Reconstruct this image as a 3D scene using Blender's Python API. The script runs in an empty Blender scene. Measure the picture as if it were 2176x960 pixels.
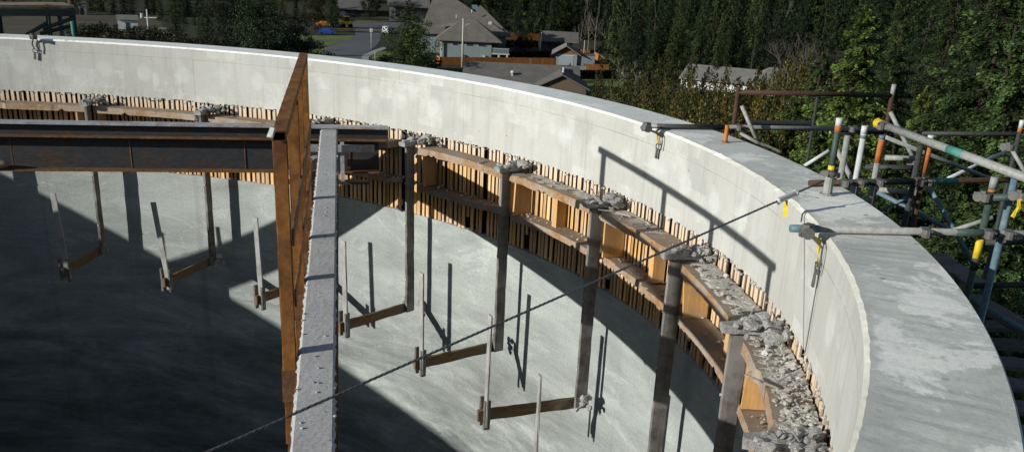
SKY, SUN = .076, 4.9
import bpy, math, random
import numpy as np
from mathutils import Vector, Matrix
random.seed(7); np.random.seed(7)
PI = math.pi
sc = bpy.context.scene
col = sc.collection
rad = math.radians

# ------------------------------------------------------------------ camera (solved from the ring's edges)
K = 9.0                                    # inner radius of the tank, metres
FPX, W0, H0 = 2105.99, 2176.0, 960.0
YAW, PIT, ROLL, CY = 0.8180173, 0.3963816, 0.0496732, 305.65
CAM = Vector((0, -1.0792961*K, 0.1675656*K))
FW = Vector((math.sin(YAW)*math.cos(PIT), math.cos(YAW)*math.cos(PIT), -math.sin(PIT)))
_R0 = Vector((math.cos(YAW), -math.sin(YAW), 0)); _U0 = _R0.cross(FW)
RT = _R0*math.cos(ROLL) + _U0*math.sin(ROLL)
UP = _U0*math.cos(ROLL) - _R0*math.sin(ROLL)
cd = bpy.data.cameras.new('camera'); cam = bpy.data.objects.new('camera', cd); col.objects.link(cam)
cd.sensor_width = 36; cd.lens = FPX/W0*36; cd.shift_y = CY/W0
cd.clip_start = 0.05; cd.clip_end = 6000
M = Matrix((RT, UP, -FW)).transposed().to_4x4(); M.translation = CAM
cam.matrix_world = M
sc.camera = cam

def ray(x, y): return FW + RT*((x-W0/2)/FPX) - UP*((y-H0/2-CY)/FPX)
def onz(x, y, z):
    d = ray(x, y); return CAM + d*((z-CAM.z)/d.z)
def oncyl(x, y, r):
    d = ray(x, y); a = d.x*d.x+d.y*d.y; b = CAM.x*d.x+CAM.y*d.y; c = CAM.x**2+CAM.y**2-r*r
    return CAM + d*((-b+math.sqrt(b*b-a*c))/a)
def at(x, y, dist): return CAM + ray(x, y).normalized()*dist
def proj(p):
    d = p-CAM; z = d.dot(FW)
    return (W0/2+FPX*d.dot(RT)/z, H0/2+CY-FPX*d.dot(UP)/z)
def zfor(x, y, py, lo=-40, hi=60):          # height at which the vertical through (x, y) shows at image row py
    for _ in range(50):
        m = (lo+hi)/2
        if proj(Vector((x, y, m)))[1] > py: lo = m
        else: hi = m
    return (lo+hi)/2
def pol(r, a, z): return Vector((r*math.sin(rad(a)), r*math.cos(rad(a)), z))

# ------------------------------------------------------------------ materials
def nt(name):
    m = bpy.data.materials.new(name); m.use_nodes = True
    t = m.node_tree; t.nodes.clear()
    return m, t, t.nodes, t.links
class G:                                     # tiny node-graph helper
    def __init__(s, name):
        s.m, s.t, s.n, s.l = nt(name)
        s.out = s.n.new('ShaderNodeOutputMaterial'); s.b = s.n.new('ShaderNodeBsdfPrincipled')
        s.l.new(s.b.outputs[0], s.out.inputs[0]); s.b.inputs['Specular IOR Level'].default_value = .25
    def coord(s, kind='Object', scale=(1, 1, 1), loc=(0, 0, 0), rot=(0, 0, 0)):
        c = s.n.new('ShaderNodeTexCoord'); m = s.n.new('ShaderNodeMapping')
        m.inputs['Scale'].default_value = scale; m.inputs['Location'].default_value = loc; m.inputs['Rotation'].default_value = rot
        s.l.new(c.outputs[kind], m.inputs[0]); return m.outputs[0]
    def noise(s, v, scale, detail=4, rough=.6, dist=0):
        k = s.n.new('ShaderNodeTexNoise'); k.inputs['Scale'].default_value = scale; k.inputs['Detail'].default_value = detail
        k.inputs['Roughness'].default_value = rough; k.inputs['Distortion'].default_value = dist
        s.l.new(v, k.inputs['Vector']); return k.outputs[0]
    def ramp(s, f, stops):
        k = s.n.new('ShaderNodeValToRGB'); e = k.color_ramp.elements
        while len(e) < len(stops): e.new(.5)
        for i, (p, c) in enumerate(stops):
            e[i].position = p; e[i].color = (c, c, c, 1) if isinstance(c, (int, float)) else (*c, 1)
        s.l.new(f, k.inputs[0]); return k.outputs[0]
    def mix(s, f, a, b, mode='MIX'):
        k = s.n.new('ShaderNodeMix'); k.data_type = 'RGBA'; k.blend_type = mode
        for sock, v in ((k.inputs[0], f), (k.inputs[6], a), (k.inputs[7], b)):
            if isinstance(v, (int, float)): sock.default_value = v if sock == k.inputs[0] else (v, v, v, 1)
            elif isinstance(v, tuple): sock.default_value = (*v, 1)
            else: s.l.new(v, sock)
        return k.outputs[2]
    def mathn(s, op, a, b):
        k = s.n.new('ShaderNodeMath'); k.operation = op
        for i, v in enumerate((a, b)):
            if isinstance(v, (int, float)): k.inputs[i].default_value = v
            else: s.l.new(v, k.inputs[i])
        return k.outputs[0]
    def island(s): return s.n.new('ShaderNodeNewGeometry').outputs['Random Per Island']
    def objrand(s): return s.n.new('ShaderNodeObjectInfo').outputs['Random']
    def sepz(s, v, i=2):
        k = s.n.new('ShaderNodeSeparateXYZ'); s.l.new(v, k.inputs[0]); return k.outputs[i]
    def done(s, c, rough=.8, bump=None, bs=.3, bd=.01, metal=0):
        if isinstance(c, tuple): s.b.inputs['Base Color'].default_value = (*c, 1)
        else: s.l.new(c, s.b.inputs['Base Color'])
        if isinstance(rough, (int, float)): s.b.inputs['Roughness'].default_value = rough
        else: s.l.new(rough, s.b.inputs['Roughness'])
        s.b.inputs['Metallic'].default_value = metal
        if bump is not None:
            k = s.n.new('ShaderNodeBump'); k.inputs['Strength'].default_value = bs; k.inputs['Distance'].default_value = bd
            s.l.new(bump, k.inputs['Height']); s.l.new(k.outputs[0], s.b.inputs['Normal'])
        return s.m

def m_band():
    g = G('pale_concrete'); uv = g.coord('UV')
    big = g.noise(uv, .55, 6, .65)
    c = g.ramp(big, [(.3, (.40, .395, .37)), (.5, (.475, .47, .44)), (.72, (.54, .538, .515))])
    st = g.noise(g.coord('UV', (3.0, .22, 1)), 1.6, 6, .7)
    c = g.mix(g.ramp(st, [(.50, 0), (.70, .72)]), c, (.33, .325, .305))
    st2 = g.noise(g.coord('UV', (5.0, .16, 1), (7, 3, 0)), 1.3, 5, .7)
    c = g.mix(g.ramp(st2, [(.60, 0), (.72, .5)]), c, (.66, .66, .64))
    br = g.n.new('ShaderNodeTexBrick'); g.l.new(g.coord('UV', (1, 1, 1), (.3, .17, 0)), br.inputs[0])
    br.inputs['Scale'].default_value = 1; br.inputs['Brick Width'].default_value = 2.44; br.inputs['Row Height'].default_value = .62
    br.inputs['Mortar Size'].default_value = .004; br.inputs['Mortar Smooth'].default_value = .3
    br.inputs['Color1'].default_value = (.94, .94, .94, 1); br.inputs['Color2'].default_value = (1, 1, 1, 1); br.inputs['Mortar'].default_value = (.58, .56, .53, 1)
    c = g.mix(g.ramp(g.noise(uv, .9, 3), [(.4, .35), (.6, 1)]), c, g.mix(1.0, c, br.outputs[0], 'MULTIPLY'))
    pa = g.n.new('ShaderNodeTexBrick'); g.l.new(g.coord('UV', (1, 1, 1), (1.1, .4, 0)), pa.inputs[0])
    pa.inputs['Scale'].default_value = 1; pa.inputs['Brick Width'].default_value = .47; pa.inputs['Row Height'].default_value = .27; pa.inputs['Mortar Size'].default_value = 0
    pa.inputs['Color1'].default_value = (0, 0, 0, 1); pa.inputs['Color2'].default_value = (1, 1, 1, 1)
    pf = g.mathn('MULTIPLY', g.ramp(pa.outputs[0], [(.74, 0), (.76, 1)]), g.ramp(g.noise(uv, 3.1, 5, .75), [(.44, 0), (.60, .55)]))
    c = g.mix(pf, c, (.60, .60, .585))
    pd = g.mathn('MULTIPLY', g.ramp(pa.outputs[0], [(.16, 1), (.18, 0)]), g.ramp(g.noise(g.coord('UV', (1, 1, 1), (5, 5, 0)), 2.1, 4, .7), [(.46, 0), (.60, .6)]))
    c = g.mix(pd, c, (.37, .37, .355))
    vo = g.n.new('ShaderNodeTexVoronoi'); vo.inputs['Scale'].default_value = 6; vo.inputs['Randomness'].default_value = 1; g.l.new(uv, vo.inputs['Vector'])
    pit = g.mathn('MULTIPLY', g.ramp(vo.outputs['Distance'], [(.05, 1), (.10, 0)]), g.ramp(g.noise(uv, 2.3, 2), [(.55, 0), (.62, .8)]))
    c = g.mix(pit, c, (.20, .17, .14))
    u_ = g.mathn('SUBTRACT', g.mathn('FRACT', g.mathn('DIVIDE', g.sepz(uv, 0), .64), 0), .5); v_ = g.mathn('DIVIDE', g.mathn('ADD', g.sepz(uv, 1), .40), .64)
    dd = g.mathn('ADD', g.mathn('SQRT', g.mathn('ADD', g.mathn('MULTIPLY', u_, u_), g.mathn('MULTIPLY', v_, v_)), 0), g.mathn('MULTIPLY', g.mathn('SUBTRACT', g.noise(uv, 5, 5, .7), .5), .28))
    c = g.mix(g.mathn('MULTIPLY', g.ramp(dd, [(.13, 1), (.23, 0)]), g.ramp(g.noise(uv, .8, 3), [(.40, 0), (.56, .6)])), c, (.60, .605, .585))
    rs_ = g.noise(g.coord('UV', (2.2, .5, 1), (31, 7, 0)), 1.7, 5, .7)
    c = g.mix(g.ramp(rs_, [(.62, 0), (.74, .45)]), c, (.42, .37, .28))
    c = g.mix(1.0, c, (1.02, 1.035, 1.015), 'MULTIPLY')
    edge = g.ramp(g.mathn('ADD', g.sepz(uv, 1), g.mathn('MULTIPLY', g.noise(uv, 5, 5), .10)), [(0.0, 0), (1, 1)])
    fine = g.noise(uv, 42, 5, .7)
    c = g.mix(g.ramp(fine, [(.35, .16), (.6, 0)]), c, (.28, .27, .25))
    return g.done(c, .86, g.mathn('ADD', fine, g.mathn('MULTIPLY', big, 2)), .35, .012)
def m_top():
    g = G('rim_top_concrete'); v = g.coord('Object')
    c = g.ramp(g.noise(v, .9, 9, .72, .5), [(.30, (.37, .395, .385)), (.46, (.49, .515, .50)), (.58, (.57, .595, .58)), (.72, (.65, .675, .66))])
    d = g.noise(g.coord('Object', (1, 1.2, 1), (9, 4, 0), (0, 0, .9)), 1.25, 8, .72, .2)
    c = g.mix(g.ramp(d, [(.54, 0), (.66, .5)]), c, (.25, .265, .255))
    w = g.noise(g.coord('Object', (1, 1.1, 1), (3, 1, 0), (0, 0, .9)), 1.0, 9, .72, .3)
    c = g.mix(g.ramp(w, [(.525, 0), (.56, .8), (.8, .97)]), c, (.80, .815, .81))
    w2 = g.noise(g.coord('Object', (1, 1, 1), (13, 11, 0)), 5.5, 7, .75, .6)
    c = g.mix(g.mathn('MULTIPLY', g.ramp(w2, [(.56, 0), (.62, .9)]), g.ramp(g.noise(v, .55, 3), [(.45, 0), (.6, .8)])), c, (.82, .83, .82))
    o = g.noise(g.coord('Object', (1, 1, 1), (20, 4, 0)), 1.9, 4, .6)
    c = g.mix(g.ramp(o, [(.64, 0), (.74, .5)]), c, (.42, .36, .27))
    vo = g.n.new('ShaderNodeTexVoronoi'); vo.inputs['Scale'].default_value = 5; g.l.new(v, vo.inputs['Vector'])
    pit = g.mathn('MULTIPLY', g.ramp(vo.outputs['Distance'], [(.05, 1), (.11, 0)]), g.ramp(g.noise(v, 1.3, 2), [(.5, 0), (.56, .9)]))
    c = g.mix(pit, c, (.13, .12, .11))
    ln = g.n.new('ShaderNodeVectorMath'); ln.operation = 'LENGTH'; g.l.new(v, ln.inputs[0])
    ar = g.mathn('ADD', g.mathn('SUBTRACT', ln.outputs['Value'], 9.0), g.mathn('MULTIPLY', g.mathn('SUBTRACT', g.noise(v, 4.5, 6, .75), .45), .35))
    c = g.mix(g.ramp(ar, [(.035, .75), (.08, 0)]), c, (.46, .46, .44))
    c = g.mix(g.ramp(g.mathn('ADD', g.mathn('MULTIPLY', g.sepz(v, 1), .1), .6), [(.0, 0), (.55, .72)]), c, (.80, .835, .86))  # whitens toward the far side: its sky reflection painted into the colour
    f = g.noise(v, 34, 6, .75)
    c = g.mix(g.ramp(f, [(.34, .25), (.52, 0)]), c, (.25, .25, .25))
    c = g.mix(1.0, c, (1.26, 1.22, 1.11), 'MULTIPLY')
    g.b.inputs['Specular IOR Level'].default_value = .45
    return g.done(c, .58, g.mathn('ADD', f, g.mathn('MULTIPLY', w, 2.5)), .3, .006)
def m_wall():
    g = G('plastered_concrete'); uv = g.coord('UV')
    a = g.noise(g.coord('UV', (.7, 1.3, 1)), .9, 7, .62, 1.1)
    c = g.ramp(a, [(.3, (.29, .30, .29)), (.46, (.37, .38, .37)), (.56, (.42, .428, .415)), (.7, (.48, .487, .475))])
    s = g.noise(g.coord('UV', (.45, 2.4, 1), (5, 2, 0), (0, 0, .35)), 1.1, 7, .7, 1.5)
    c = g.mix(g.ramp(s, [(.51, 0), (.66, .38)]), c, (.255, .265, .255))
    s2 = g.noise(g.coord('UV', (.42, 1.3, 1), (1, 8, 0), (0, 0, .3)), .95, 8, .74, 2.0)
    c = g.mix(g.ramp(s2, [(.57, 0), (.585, .45), (.66, .15), (.72, .4)]), c, (.56, .57, .55))
    s3 = g.noise(g.coord('UV', (.5, 1.0, 1), (4, 14, 0), (0, 0, -.2)), 1.5, 9, .74, 2.6)
    c = g.mix(g.ramp(s3, [(.60, 0), (.615, .35), (.69, .1)]), c, (.60, .61, .59))
    vs = g.noise(g.coord('UV', (2.6, .05, 1), (2, 9, 0)), 1.5, 4, .6)
    c = g.mix(g.ramp(vs, [(.60, 0), (.70, .3)]), c, (.2, .2, .19))
    br = g.n.new('ShaderNodeTexBrick'); g.l.new(g.coord('UV', (1, 1, 1), (.45, 3, 0)), br.inputs[0])
    br.inputs['Scale'].default_value = 1; br.inputs['Brick Width'].default_value = 1.22; br.inputs['Row Height'].default_value = 30; br.offset = 0
    br.inputs['Mortar Size'].default_value = .0035
    br.inputs['Color1'].default_value = br.inputs['Color2'].default_value = (1, 1, 1, 1); br.inputs['Mortar'].default_value = (.72, .72, .72, 1)
    c = g.mix(g.ramp(g.noise(uv, .6, 3), [(.42, 0), (.6, 1)]), c, g.mix(1.0, c, br.outputs[0], 'MULTIPLY'))
    f = g.noise(uv, 30, 6, .7)
    c = g.mix(g.ramp(f, [(.36, .3), (.58, 0)]), c, (.17, .17, .165))
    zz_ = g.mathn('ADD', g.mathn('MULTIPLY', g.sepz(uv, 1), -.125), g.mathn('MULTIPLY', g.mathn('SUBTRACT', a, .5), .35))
    c = g.mix(1.0, c, g.ramp(zz_, [(.30, 1.0), (.52, .74), (.85, .46)]), 'MULTIPLY')  # darker with depth: shade low in the tank deepened in the colour
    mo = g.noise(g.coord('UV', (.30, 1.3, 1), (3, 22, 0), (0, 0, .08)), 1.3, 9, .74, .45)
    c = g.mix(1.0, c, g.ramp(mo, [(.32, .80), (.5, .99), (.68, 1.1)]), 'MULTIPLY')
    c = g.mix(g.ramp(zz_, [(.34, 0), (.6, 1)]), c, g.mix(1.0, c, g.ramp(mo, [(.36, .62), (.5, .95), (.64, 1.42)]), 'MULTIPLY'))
    c = g.mix(1.0, c, (.955, 1.0, .97), 'MULTIPLY')
    return g.done(c, .8, g.mathn('ADD', f, g.mathn('MULTIPLY', s2, 3)), .35, .012)
def m_conc(name, dark, light, scale=3, b=.6, isl=.25):
    g = G(name); v = g.coord('Object')
    c = g.ramp(g.noise(v, scale, 7, .7, .4), [(.3, dark), (.7, light)])
    c = g.mix(g.ramp(g.noise(v, scale*14, 4, .7), [(.36, .6), (.6, 0)]), c, tuple(x*.45 for x in dark))
    c = g.mix(isl, c, g.ramp(g.island(), [(0, tuple(x*.5 for x in dark)), (1, light)]))
    return g.done(c, .9, g.noise(v, scale*9, 6, .7), b, .02)
def m_crust():
    g = G('grout_crust'); v = g.coord('Object')
    c = g.ramp(g.noise(v, 1.3, 6, .65), [(.3, (.40, .39, .375)), (.7, (.54, .53, .505))])
    f = g.noise(v, 75, 4, .7)
    c = g.mix(g.ramp(f, [(.38, .55), (.5, 0)]), c, (.2, .2, .2)); c = g.mix(g.ramp(g.noise(v, 45, 4, .7), [(.60, 0), (.66, .5)]), c, (.66, .64, .60))
    c = g.mix(g.ramp(g.noise(v, 3.5, 4, .6), [(.62, 0), (.7, .45)]), c, (.42, .33, .24))
    return g.done(c, .9, f, .12, .004)
def m_wood(name, dark, light, sc_=(9, 9, .8), dust=None, isl=.65, dustz=None, topdust=None):
    g = G(name); v = g.coord('Object', sc_)
    c = g.ramp(g.noise(v, 2.2, 5, .65, .5), [(.28, dark), (.72, light)])
    c = g.mix(isl, c, g.mix(1.0, c, g.ramp(g.island(), [(0, .45), (.2, .8), (.6, 1.05), (1, 1.45)]), 'MULTIPLY'))
    if dust:
        f = g.ramp(g.noise(g.coord('Object'), 2.6, 6, .7), [(.40, 0), (.62, .85)])
        if dustz:
            z = g.mathn('MULTIPLY_ADD', g.sepz(g.coord('Object')), dustz[0]); g.n[-1].inputs[2].default_value = dustz[1]
            z.node.use_clamp = True
            f = g.mathn('MAXIMUM', g.mathn('MULTIPLY', f, .55), g.mathn('MULTIPLY', z, .82))
        c = g.mix(f, c, dust)
    if topdust:
        nz = g.sepz(g.n.new('ShaderNodeNewGeometry').outputs['True Normal'])
        c = g.mix(g.mathn('MULTIPLY', g.ramp(nz, [(.6, 0), (.8, 1)]), g.ramp(g.noise(g.coord('Object'), 4, 6, .7), [(.3, .95), (.65, .45)])), c, topdust)
    return g.done(c, .82, g.noise(v, 7, 4, .7), .35, .006)
def m_steel(name, base, rust=(.22, .085, .025), amt=.5, rough=.6, scale=4, metal=0, sc_=(1, 1, 1)):
    g = G(name); v = g.coord('Object', sc_)
    n = g.noise(v, scale, 7, .7, .3)
    c = g.mix(g.ramp(n, [(1-amt-.1, 0), (1-amt+.12, 1)]), base, rust)
    c = g.mix(g.ramp(g.noise(v, scale*5, 5, .7), [(.35, .5), (.6, 0)]), c, tuple(x*.4 for x in base))
    return g.done(c, rough, g.noise(v, scale*8, 4, .7), .25, .004, metal)
def m_plain(name, c, rough=.7, var=.25, scale=3, bump=.15):
    g = G(name); v = g.coord('Object')
    lo = tuple(x*(1-var) for x in c); hi = tuple(min(1, x*(1+var)) for x in c)
    return g.done(g.ramp(g.noise(v, scale, 5, .65), [(.3, lo), (.7, hi)]), rough, g.noise(v, scale*6, 4), bump, .01)
def m_leaf(name, dark, mid, light, tr=.25, warm=None):
    g = G(name)
    r = g.island()
    c = g.ramp(r, [(0, tuple((a+b)/2 for a, b in zip(dark, mid))), (.5, mid), (.96, light), (1, warm or light)])
    c = g.mix(1.0, c, g.ramp(g.objrand(), [(0, (.5, .56, .56)), (.5, (.95, .95, .9)), (.8, (1.5, 1.3, .9)), (1, (1.9, 1.55, 1.1))]), 'MULTIPLY')
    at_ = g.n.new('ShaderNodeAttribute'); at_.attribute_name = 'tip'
    c = g.mix(1.0, c, g.ramp(at_.outputs['Fac'], [(0.15, .10), (.5, .45), (.8, 1.0), (1, 1.4)]), 'MULTIPLY')  # crown insides painted darker: shade between the boughs set in the colour
    g.done(c, .65)
    tl = g.n.new('ShaderNodeBsdfTranslucent'); g.l.new(c, tl.inputs[0])
    mx = g.n.new('ShaderNodeMixShader'); mx.inputs[0].default_value = tr
    g.l.new(g.b.outputs[0], mx.inputs[1]); g.l.new(tl.outputs[0], mx.inputs[2]); g.l.new(mx.outputs[0], g.out.inputs[0])
    return g.m

MT = dict(
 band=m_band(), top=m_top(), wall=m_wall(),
 slat=m_wood('formwork_slat', (.38, .19, .06), (.88, .53, .21), (14, 14, .9), (.60, .55, .47), .75, (3.0, 3.35)),
 back=m_plain('dark_backing', (.022, .014, .010), .95),
 ledge=m_wood('ledge_timber', (.15, .085, .04), (.44, .26, .125), (5, 5, 22), (.36, .32, .27), .35, None, (.25, .205, .16)),
 rib=m_wood('rib_timber', (.48, .25, .075), (.80, .47, .17), (6, 6, .8), (.42, .33, .23), .4),
 hanger=m_wood('weathered_timber', (.055, .049, .042), (.15, .136, .118), (12, 12, .7), (.27, .255, .235), .2),
 upright=m_wood('grey_board', (.16, .155, .14), (.34, .33, .30), (12, 12, .7), (.42, .42, .40), .3),
 arm=m_wood('brown_arm_timber', (.085, .052, .024), (.25, .145, .06), (.9, 14, 14), (.13, .12, .10), .2),
 rubble=m_conc('rubble_concrete', (.30, .28, .24), (.74, .71, .64), 5, .8, .5),
 lump=m_conc('broken_concrete', (.25, .245, .23), (.58, .57, .54), 6, .9, .12),
 crust=m_crust(),
 beam=m_steel('dark_beam_steel', (.048, .050, .054), (.12, .06, .025), .40, .5, 2.2, sc_=(1, 1, 3)),
 flange=m_steel('beam_flange_steel', (.42, .435, .46), (.24, .12, .05), .42, .5, 3),
 rust=m_steel('rusty_steel', (.30, .125, .030), (.105, .045, .018), .5, .8, 5),
 rust2=m_steel('dark_rust', (.15, .075, .035), (.30, .15, .06), .45, .8, 5),
 tube=m_steel('scaffold_tube_grey', (.31, .315, .295), (.17, .14, .10), .35, .5, 6),
 tubeg=m_steel('scaffold_tube_green', (.055, .085, .072), (.13, .10, .07), .3, .5, 6),
 tubed=m_steel('scaffold_tube_dark', (.05, .055, .05), (.14, .075, .035), .35, .55, 6),
 tubeb=m_steel('scaffold_tube_blue', (.12, .20, .24), (.24, .25, .24), .4, .5, 6),
 tuber=m_steel('scaffold_tube_brown', (.085, .045, .03), (.045, .03, .024), .45, .7, 6),
 white=m_plain('white_paint', (.52, .53, .52), .6, .15, 9),
 yellow=m_plain('yellow_paint', (.62, .45, .03), .6, .25, 12),
 orange=m_plain('orange_paint', (.42, .145, .04), .65, .3, 12),
 teal=m_plain('teal_paint', (.07, .23, .19), .55, .3, 12),
 clamp=m_steel('clamp_steel', (.13, .13, .125), (.12, .075, .045), .4, .5, 9),
 cable=m_steel('cable_steel', (.10, .105, .115), (.07, .06, .055), .4, .45, 20),
 board=m_wood('scaffold_board', (.06, .05, .042), (.16, .135, .11), (2, 2, 6), (.2, .18, .16), .3),
 strap=m_plain('dirty_strap', (.10, .10, .085), .8, .5, 20),
)
from mathutils import noise as mnoise
# ------------------------------------------------------------------ mesh builder
class MB:
    def __init__(s): s.v = []; s.f = []; s.uv = None
    def add(s, vs, fs):
        o = len(s.v); s.v += [tuple(p) for p in vs]; s.f += [tuple(i+o for i in f) for f in fs]; return s
    def hexa(s, p):                          # 8 corners: 4 of one end, 4 of the other
        return s.add(p, [(3, 2, 1, 0), (4, 5, 6, 7), (0, 1, 5, 4), (1, 2, 6, 5), (2, 3, 7, 6), (3, 0, 4, 7)])
    def bar(s, a, b, w, h, up=(0, 0, 1), j=0):
        a = Vector(a); b = Vector(b); d = (b-a).normalized(); up = Vector(up)
        sd = d.cross(up)
        if sd.length < 1e-4: sd = d.cross(Vector((1, 0, 0)))
        sd.normalize(); u = sd.cross(d)
        r = lambda: 1+random.uniform(-j, j)
        P = []
        for c in (a, b):
            for x, y in ((-1, -1), (1, -1), (1, 1), (-1, 1)): P.append(c+sd*(x*w/2*r())+u*(y*h/2*r()))
        return s.hexa(P)
    def box(s, c, sx, sy, sz):
        c = Vector(c); return s.bar(c-Vector((sx/2, 0, 0)), c+Vector((sx/2, 0, 0)), sy, sz)
    def rbar(s, a, b, w, h, up=(0, 0, 1), n=6, j=.004):       # worn bar: several slightly irregular sections
        a = Vector(a); b = Vector(b); d = (b-a).normalized(); sd = d.cross(Vector(up)).normalized(); u = sd.cross(d)
        base = []
        for i in range(n+1):
            c = a.lerp(b, i/n)
            k = min(w, h)*.14
            for x, y in ((-w/2+k, -h/2), (w/2-k, -h/2), (w/2, -h/2+k), (w/2, h/2-k), (w/2-k, h/2), (-w/2+k, h/2), (-w/2, h/2-k), (-w/2, -h/2+k)):
                base.append(c+sd*(x+random.uniform(-j, j))+u*(y+random.uniform(-j, j)))
        F = [tuple(range(7, -1, -1)), tuple(range(n*8, n*8+8))]
        for i in range(n):
            for q in range(8): F.append((i*8+q, i*8+(q+1) % 8, i*8+8+(q+1) % 8, i*8+8+q))
        return s.add(base, F)
    def tube(s, a, b, r, n=12, r2=None, hollow=False):
        a = Vector(a); b = Vector(b); d = (b-a).normalized()
        sd = d.cross(Vector((0, 0, 1)))
        if sd.length < 1e-3: sd = d.cross(Vector((1, 0, 0)))
        sd.normalize(); u = sd.cross(d); r2 = r if r2 is None else r2
        V = []
        for c, q in ((a, r), (b, r2)):
            for i in range(n): V.append(c+sd*(q*math.cos(2*PI*i/n))+u*(q*math.sin(2*PI*i/n)))
        F = [(i, (i+1) % n, n+(i+1) % n, n+i) for i in range(n)]
        F += [tuple(range(n-1, -1, -1)), tuple(range(n, 2*n))]
        return s.add(V, F)
    def path(s, pts, r, n=6, rr=None):
        pts = [Vector(p) for p in pts]; V = []; F = []
        for i, p in enumerate(pts):
            d = (pts[min(i+1, len(pts)-1)]-pts[max(i-1, 0)]).normalized()
            sd = d.cross(Vector((.13, .07, 1))).normalized(); u = sd.cross(d); q = rr[i] if rr else r
            for k in range(n): V.append(p+sd*(q*math.cos(2*PI*k/n))+u*(q*math.sin(2*PI*k/n)))
        for i in range(len(pts)-1):
            for k in range(n): F.append((i*n+k, i*n+(k+1) % n, i*n+n+(k+1) % n, i*n+n+k))
        F += [tuple(range(n-1, -1, -1)), tuple(range((len(pts)-1)*n, len(pts)*n))]
        return s.add(V, F)
    def chunk(s, c, r, sq=(1, 1, 1), n=1, j=.35):            # an angular broken piece
        V, F = ICO[n]; c = Vector(c); R = Matrix.Rotation(random.uniform(0, 6.3), 3, Vector((random.gauss(0, 1), random.gauss(0, 1), random.gauss(0, 1))).normalized())
        ks = [Vector((random.gauss(0, 1), random.gauss(0, 1), random.gauss(0, 1))).normalized() for _ in range(5)]
        cut = [random.uniform(.45, .8) for _ in ks]
        P = []
        for v in V:
            p = Vector(v)*(1+random.uniform(-j, j)*.5)
            for q, h in zip(ks, cut):
                e = p.dot(q)-h
                if e > 0: p = p-q*e
            p = R @ p
            P.append(c+Vector((p.x*sq[0], p.y*sq[1], p.z*sq[2]))*r)
        return s.add(P, F)
    def sheet(s, pts): return s.add(pts, [tuple(range(len(pts)))])
    def cyl(s, r, z0, z1, a0, a1, n, inward, nz=1, jit=0):     # part of a cylinder wall with arc-length uv
        V = []; F = []; UV = []
        for k in range(nz+1):
            for i in range(n+1):
                a = a0+(a1-a0)*i/n; z = z0+(z1-z0)*k/nz
                V.append(pol(r+(random.uniform(-jit, jit) if jit else 0), a, z)); UV.append((r*rad(a), z))
        for k in range(nz):
            for i in range(n):
                q = (k*(n+1)+i, k*(n+1)+i+1, (k+1)*(n+1)+i+1, (k+1)*(n+1)+i)
                F.append(q if inward else q[::-1])
        o = len(s.v); s.add(V, F)
        if s.uv is None: s.uv = [(0, 0)]*o
        s.uv += [(0, 0)]*(o-len(s.uv)) + UV
        return s
    def ring(s, r0, r1, z, a0, a1, n, up=True):
        V = []; F = []; UV = []
        for i in range(n+1):
            a = a0+(a1-a0)*i/n
            V += [pol(r0, a, z), pol(r1, a, z)]; UV += [(r0*rad(a), z), (r1*rad(a), z)]
        for i in range(n):
            q = (2*i, 2*i+1, 2*i+3, 2*i+2); F.append(q if not up else q[::-1])
        o = len(s.v); s.add(V, F)
        if s.uv is not None: s.uv += UV
        return s
    def build(s, name, mat, parent=None, world=True, smooth=False, loc=None):
        me = bpy.data.meshes.new(name); me.from_pydata(s.v, [], s.f); me.update()
        if s.uv is not None:
            s.uv += [(0, 0)]*(len(s.v)-len(s.uv))
            l = me.uv_layers.new(name='arc'); vi = np.zeros(len(me.loops), dtype=np.int32); me.loops.foreach_get('vertex_index', vi)
            l.data.foreach_set('uv', np.array(s.uv, dtype=np.float32)[vi].ravel())
        if mat is not None: me.materials.append(MT[mat] if isinstance(mat, str) else mat)
        if smooth: me.polygons.foreach_set('use_smooth', [True]*len(me.polygons))
        return link(name, me, parent, world, loc)
def _ico(n):
    import bmesh
    b = bmesh.new(); bmesh.ops.create_icosphere(b, subdivisions=n, radius=1)
    b.verts.ensure_lookup_table(); r = ([tuple(v.co) for v in b.verts], [tuple(v.index for v in f.verts) for f in b.faces]); b.free(); return r
ICO = {1: _ico(1), 2: _ico(2), 3: _ico(3)}
WL = {}
def link(name, data, parent=None, world=True, loc=None):
    o = bpy.data.objects.new(name, data); col.objects.link(o)
    WL[o.name] = Vector((0, 0, 0))
    if loc is not None: o.location = loc
    if parent is not None:
        o.parent = parent
        if world and loc is None:
            o.location = -WL[parent.name]
        elif loc is None: WL[o.name] = WL[parent.name]
    return o
def tag(o, label=None, cat=None, group=None, kind=None):
    if label: o['label'] = label
    if cat: o['category'] = cat
    if group: o['group'] = group
    if kind: o['kind'] = kind
    return o
def thing(name, loc, label, cat, group=None, rz=0):
    o = bpy.data.objects.new(name, None); col.objects.link(o); o.empty_display_size = .2
    o.location = loc; o.rotation_euler = (0, 0, rz); WL[o.name] = Vector(loc)
    return tag(o, label, cat, group)
def dup(o, parent=None):
    c = o.copy(); col.objects.link(c)
    if parent is not None: c.parent = parent
    for ch in list(o.children): dup(ch, c)
    return c

# ------------------------------------------------------------------ the tank
ZB, ZL, RO, RW = -.775, -1.914, 9.569, 8.985
tank = thing('concrete_tank', (0, 0, -9), 'huge round open concrete tank with a thick pale rim and shaded grey inside wall', 'tank')
b = MB()
n = 1080
b.uv = []
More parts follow.
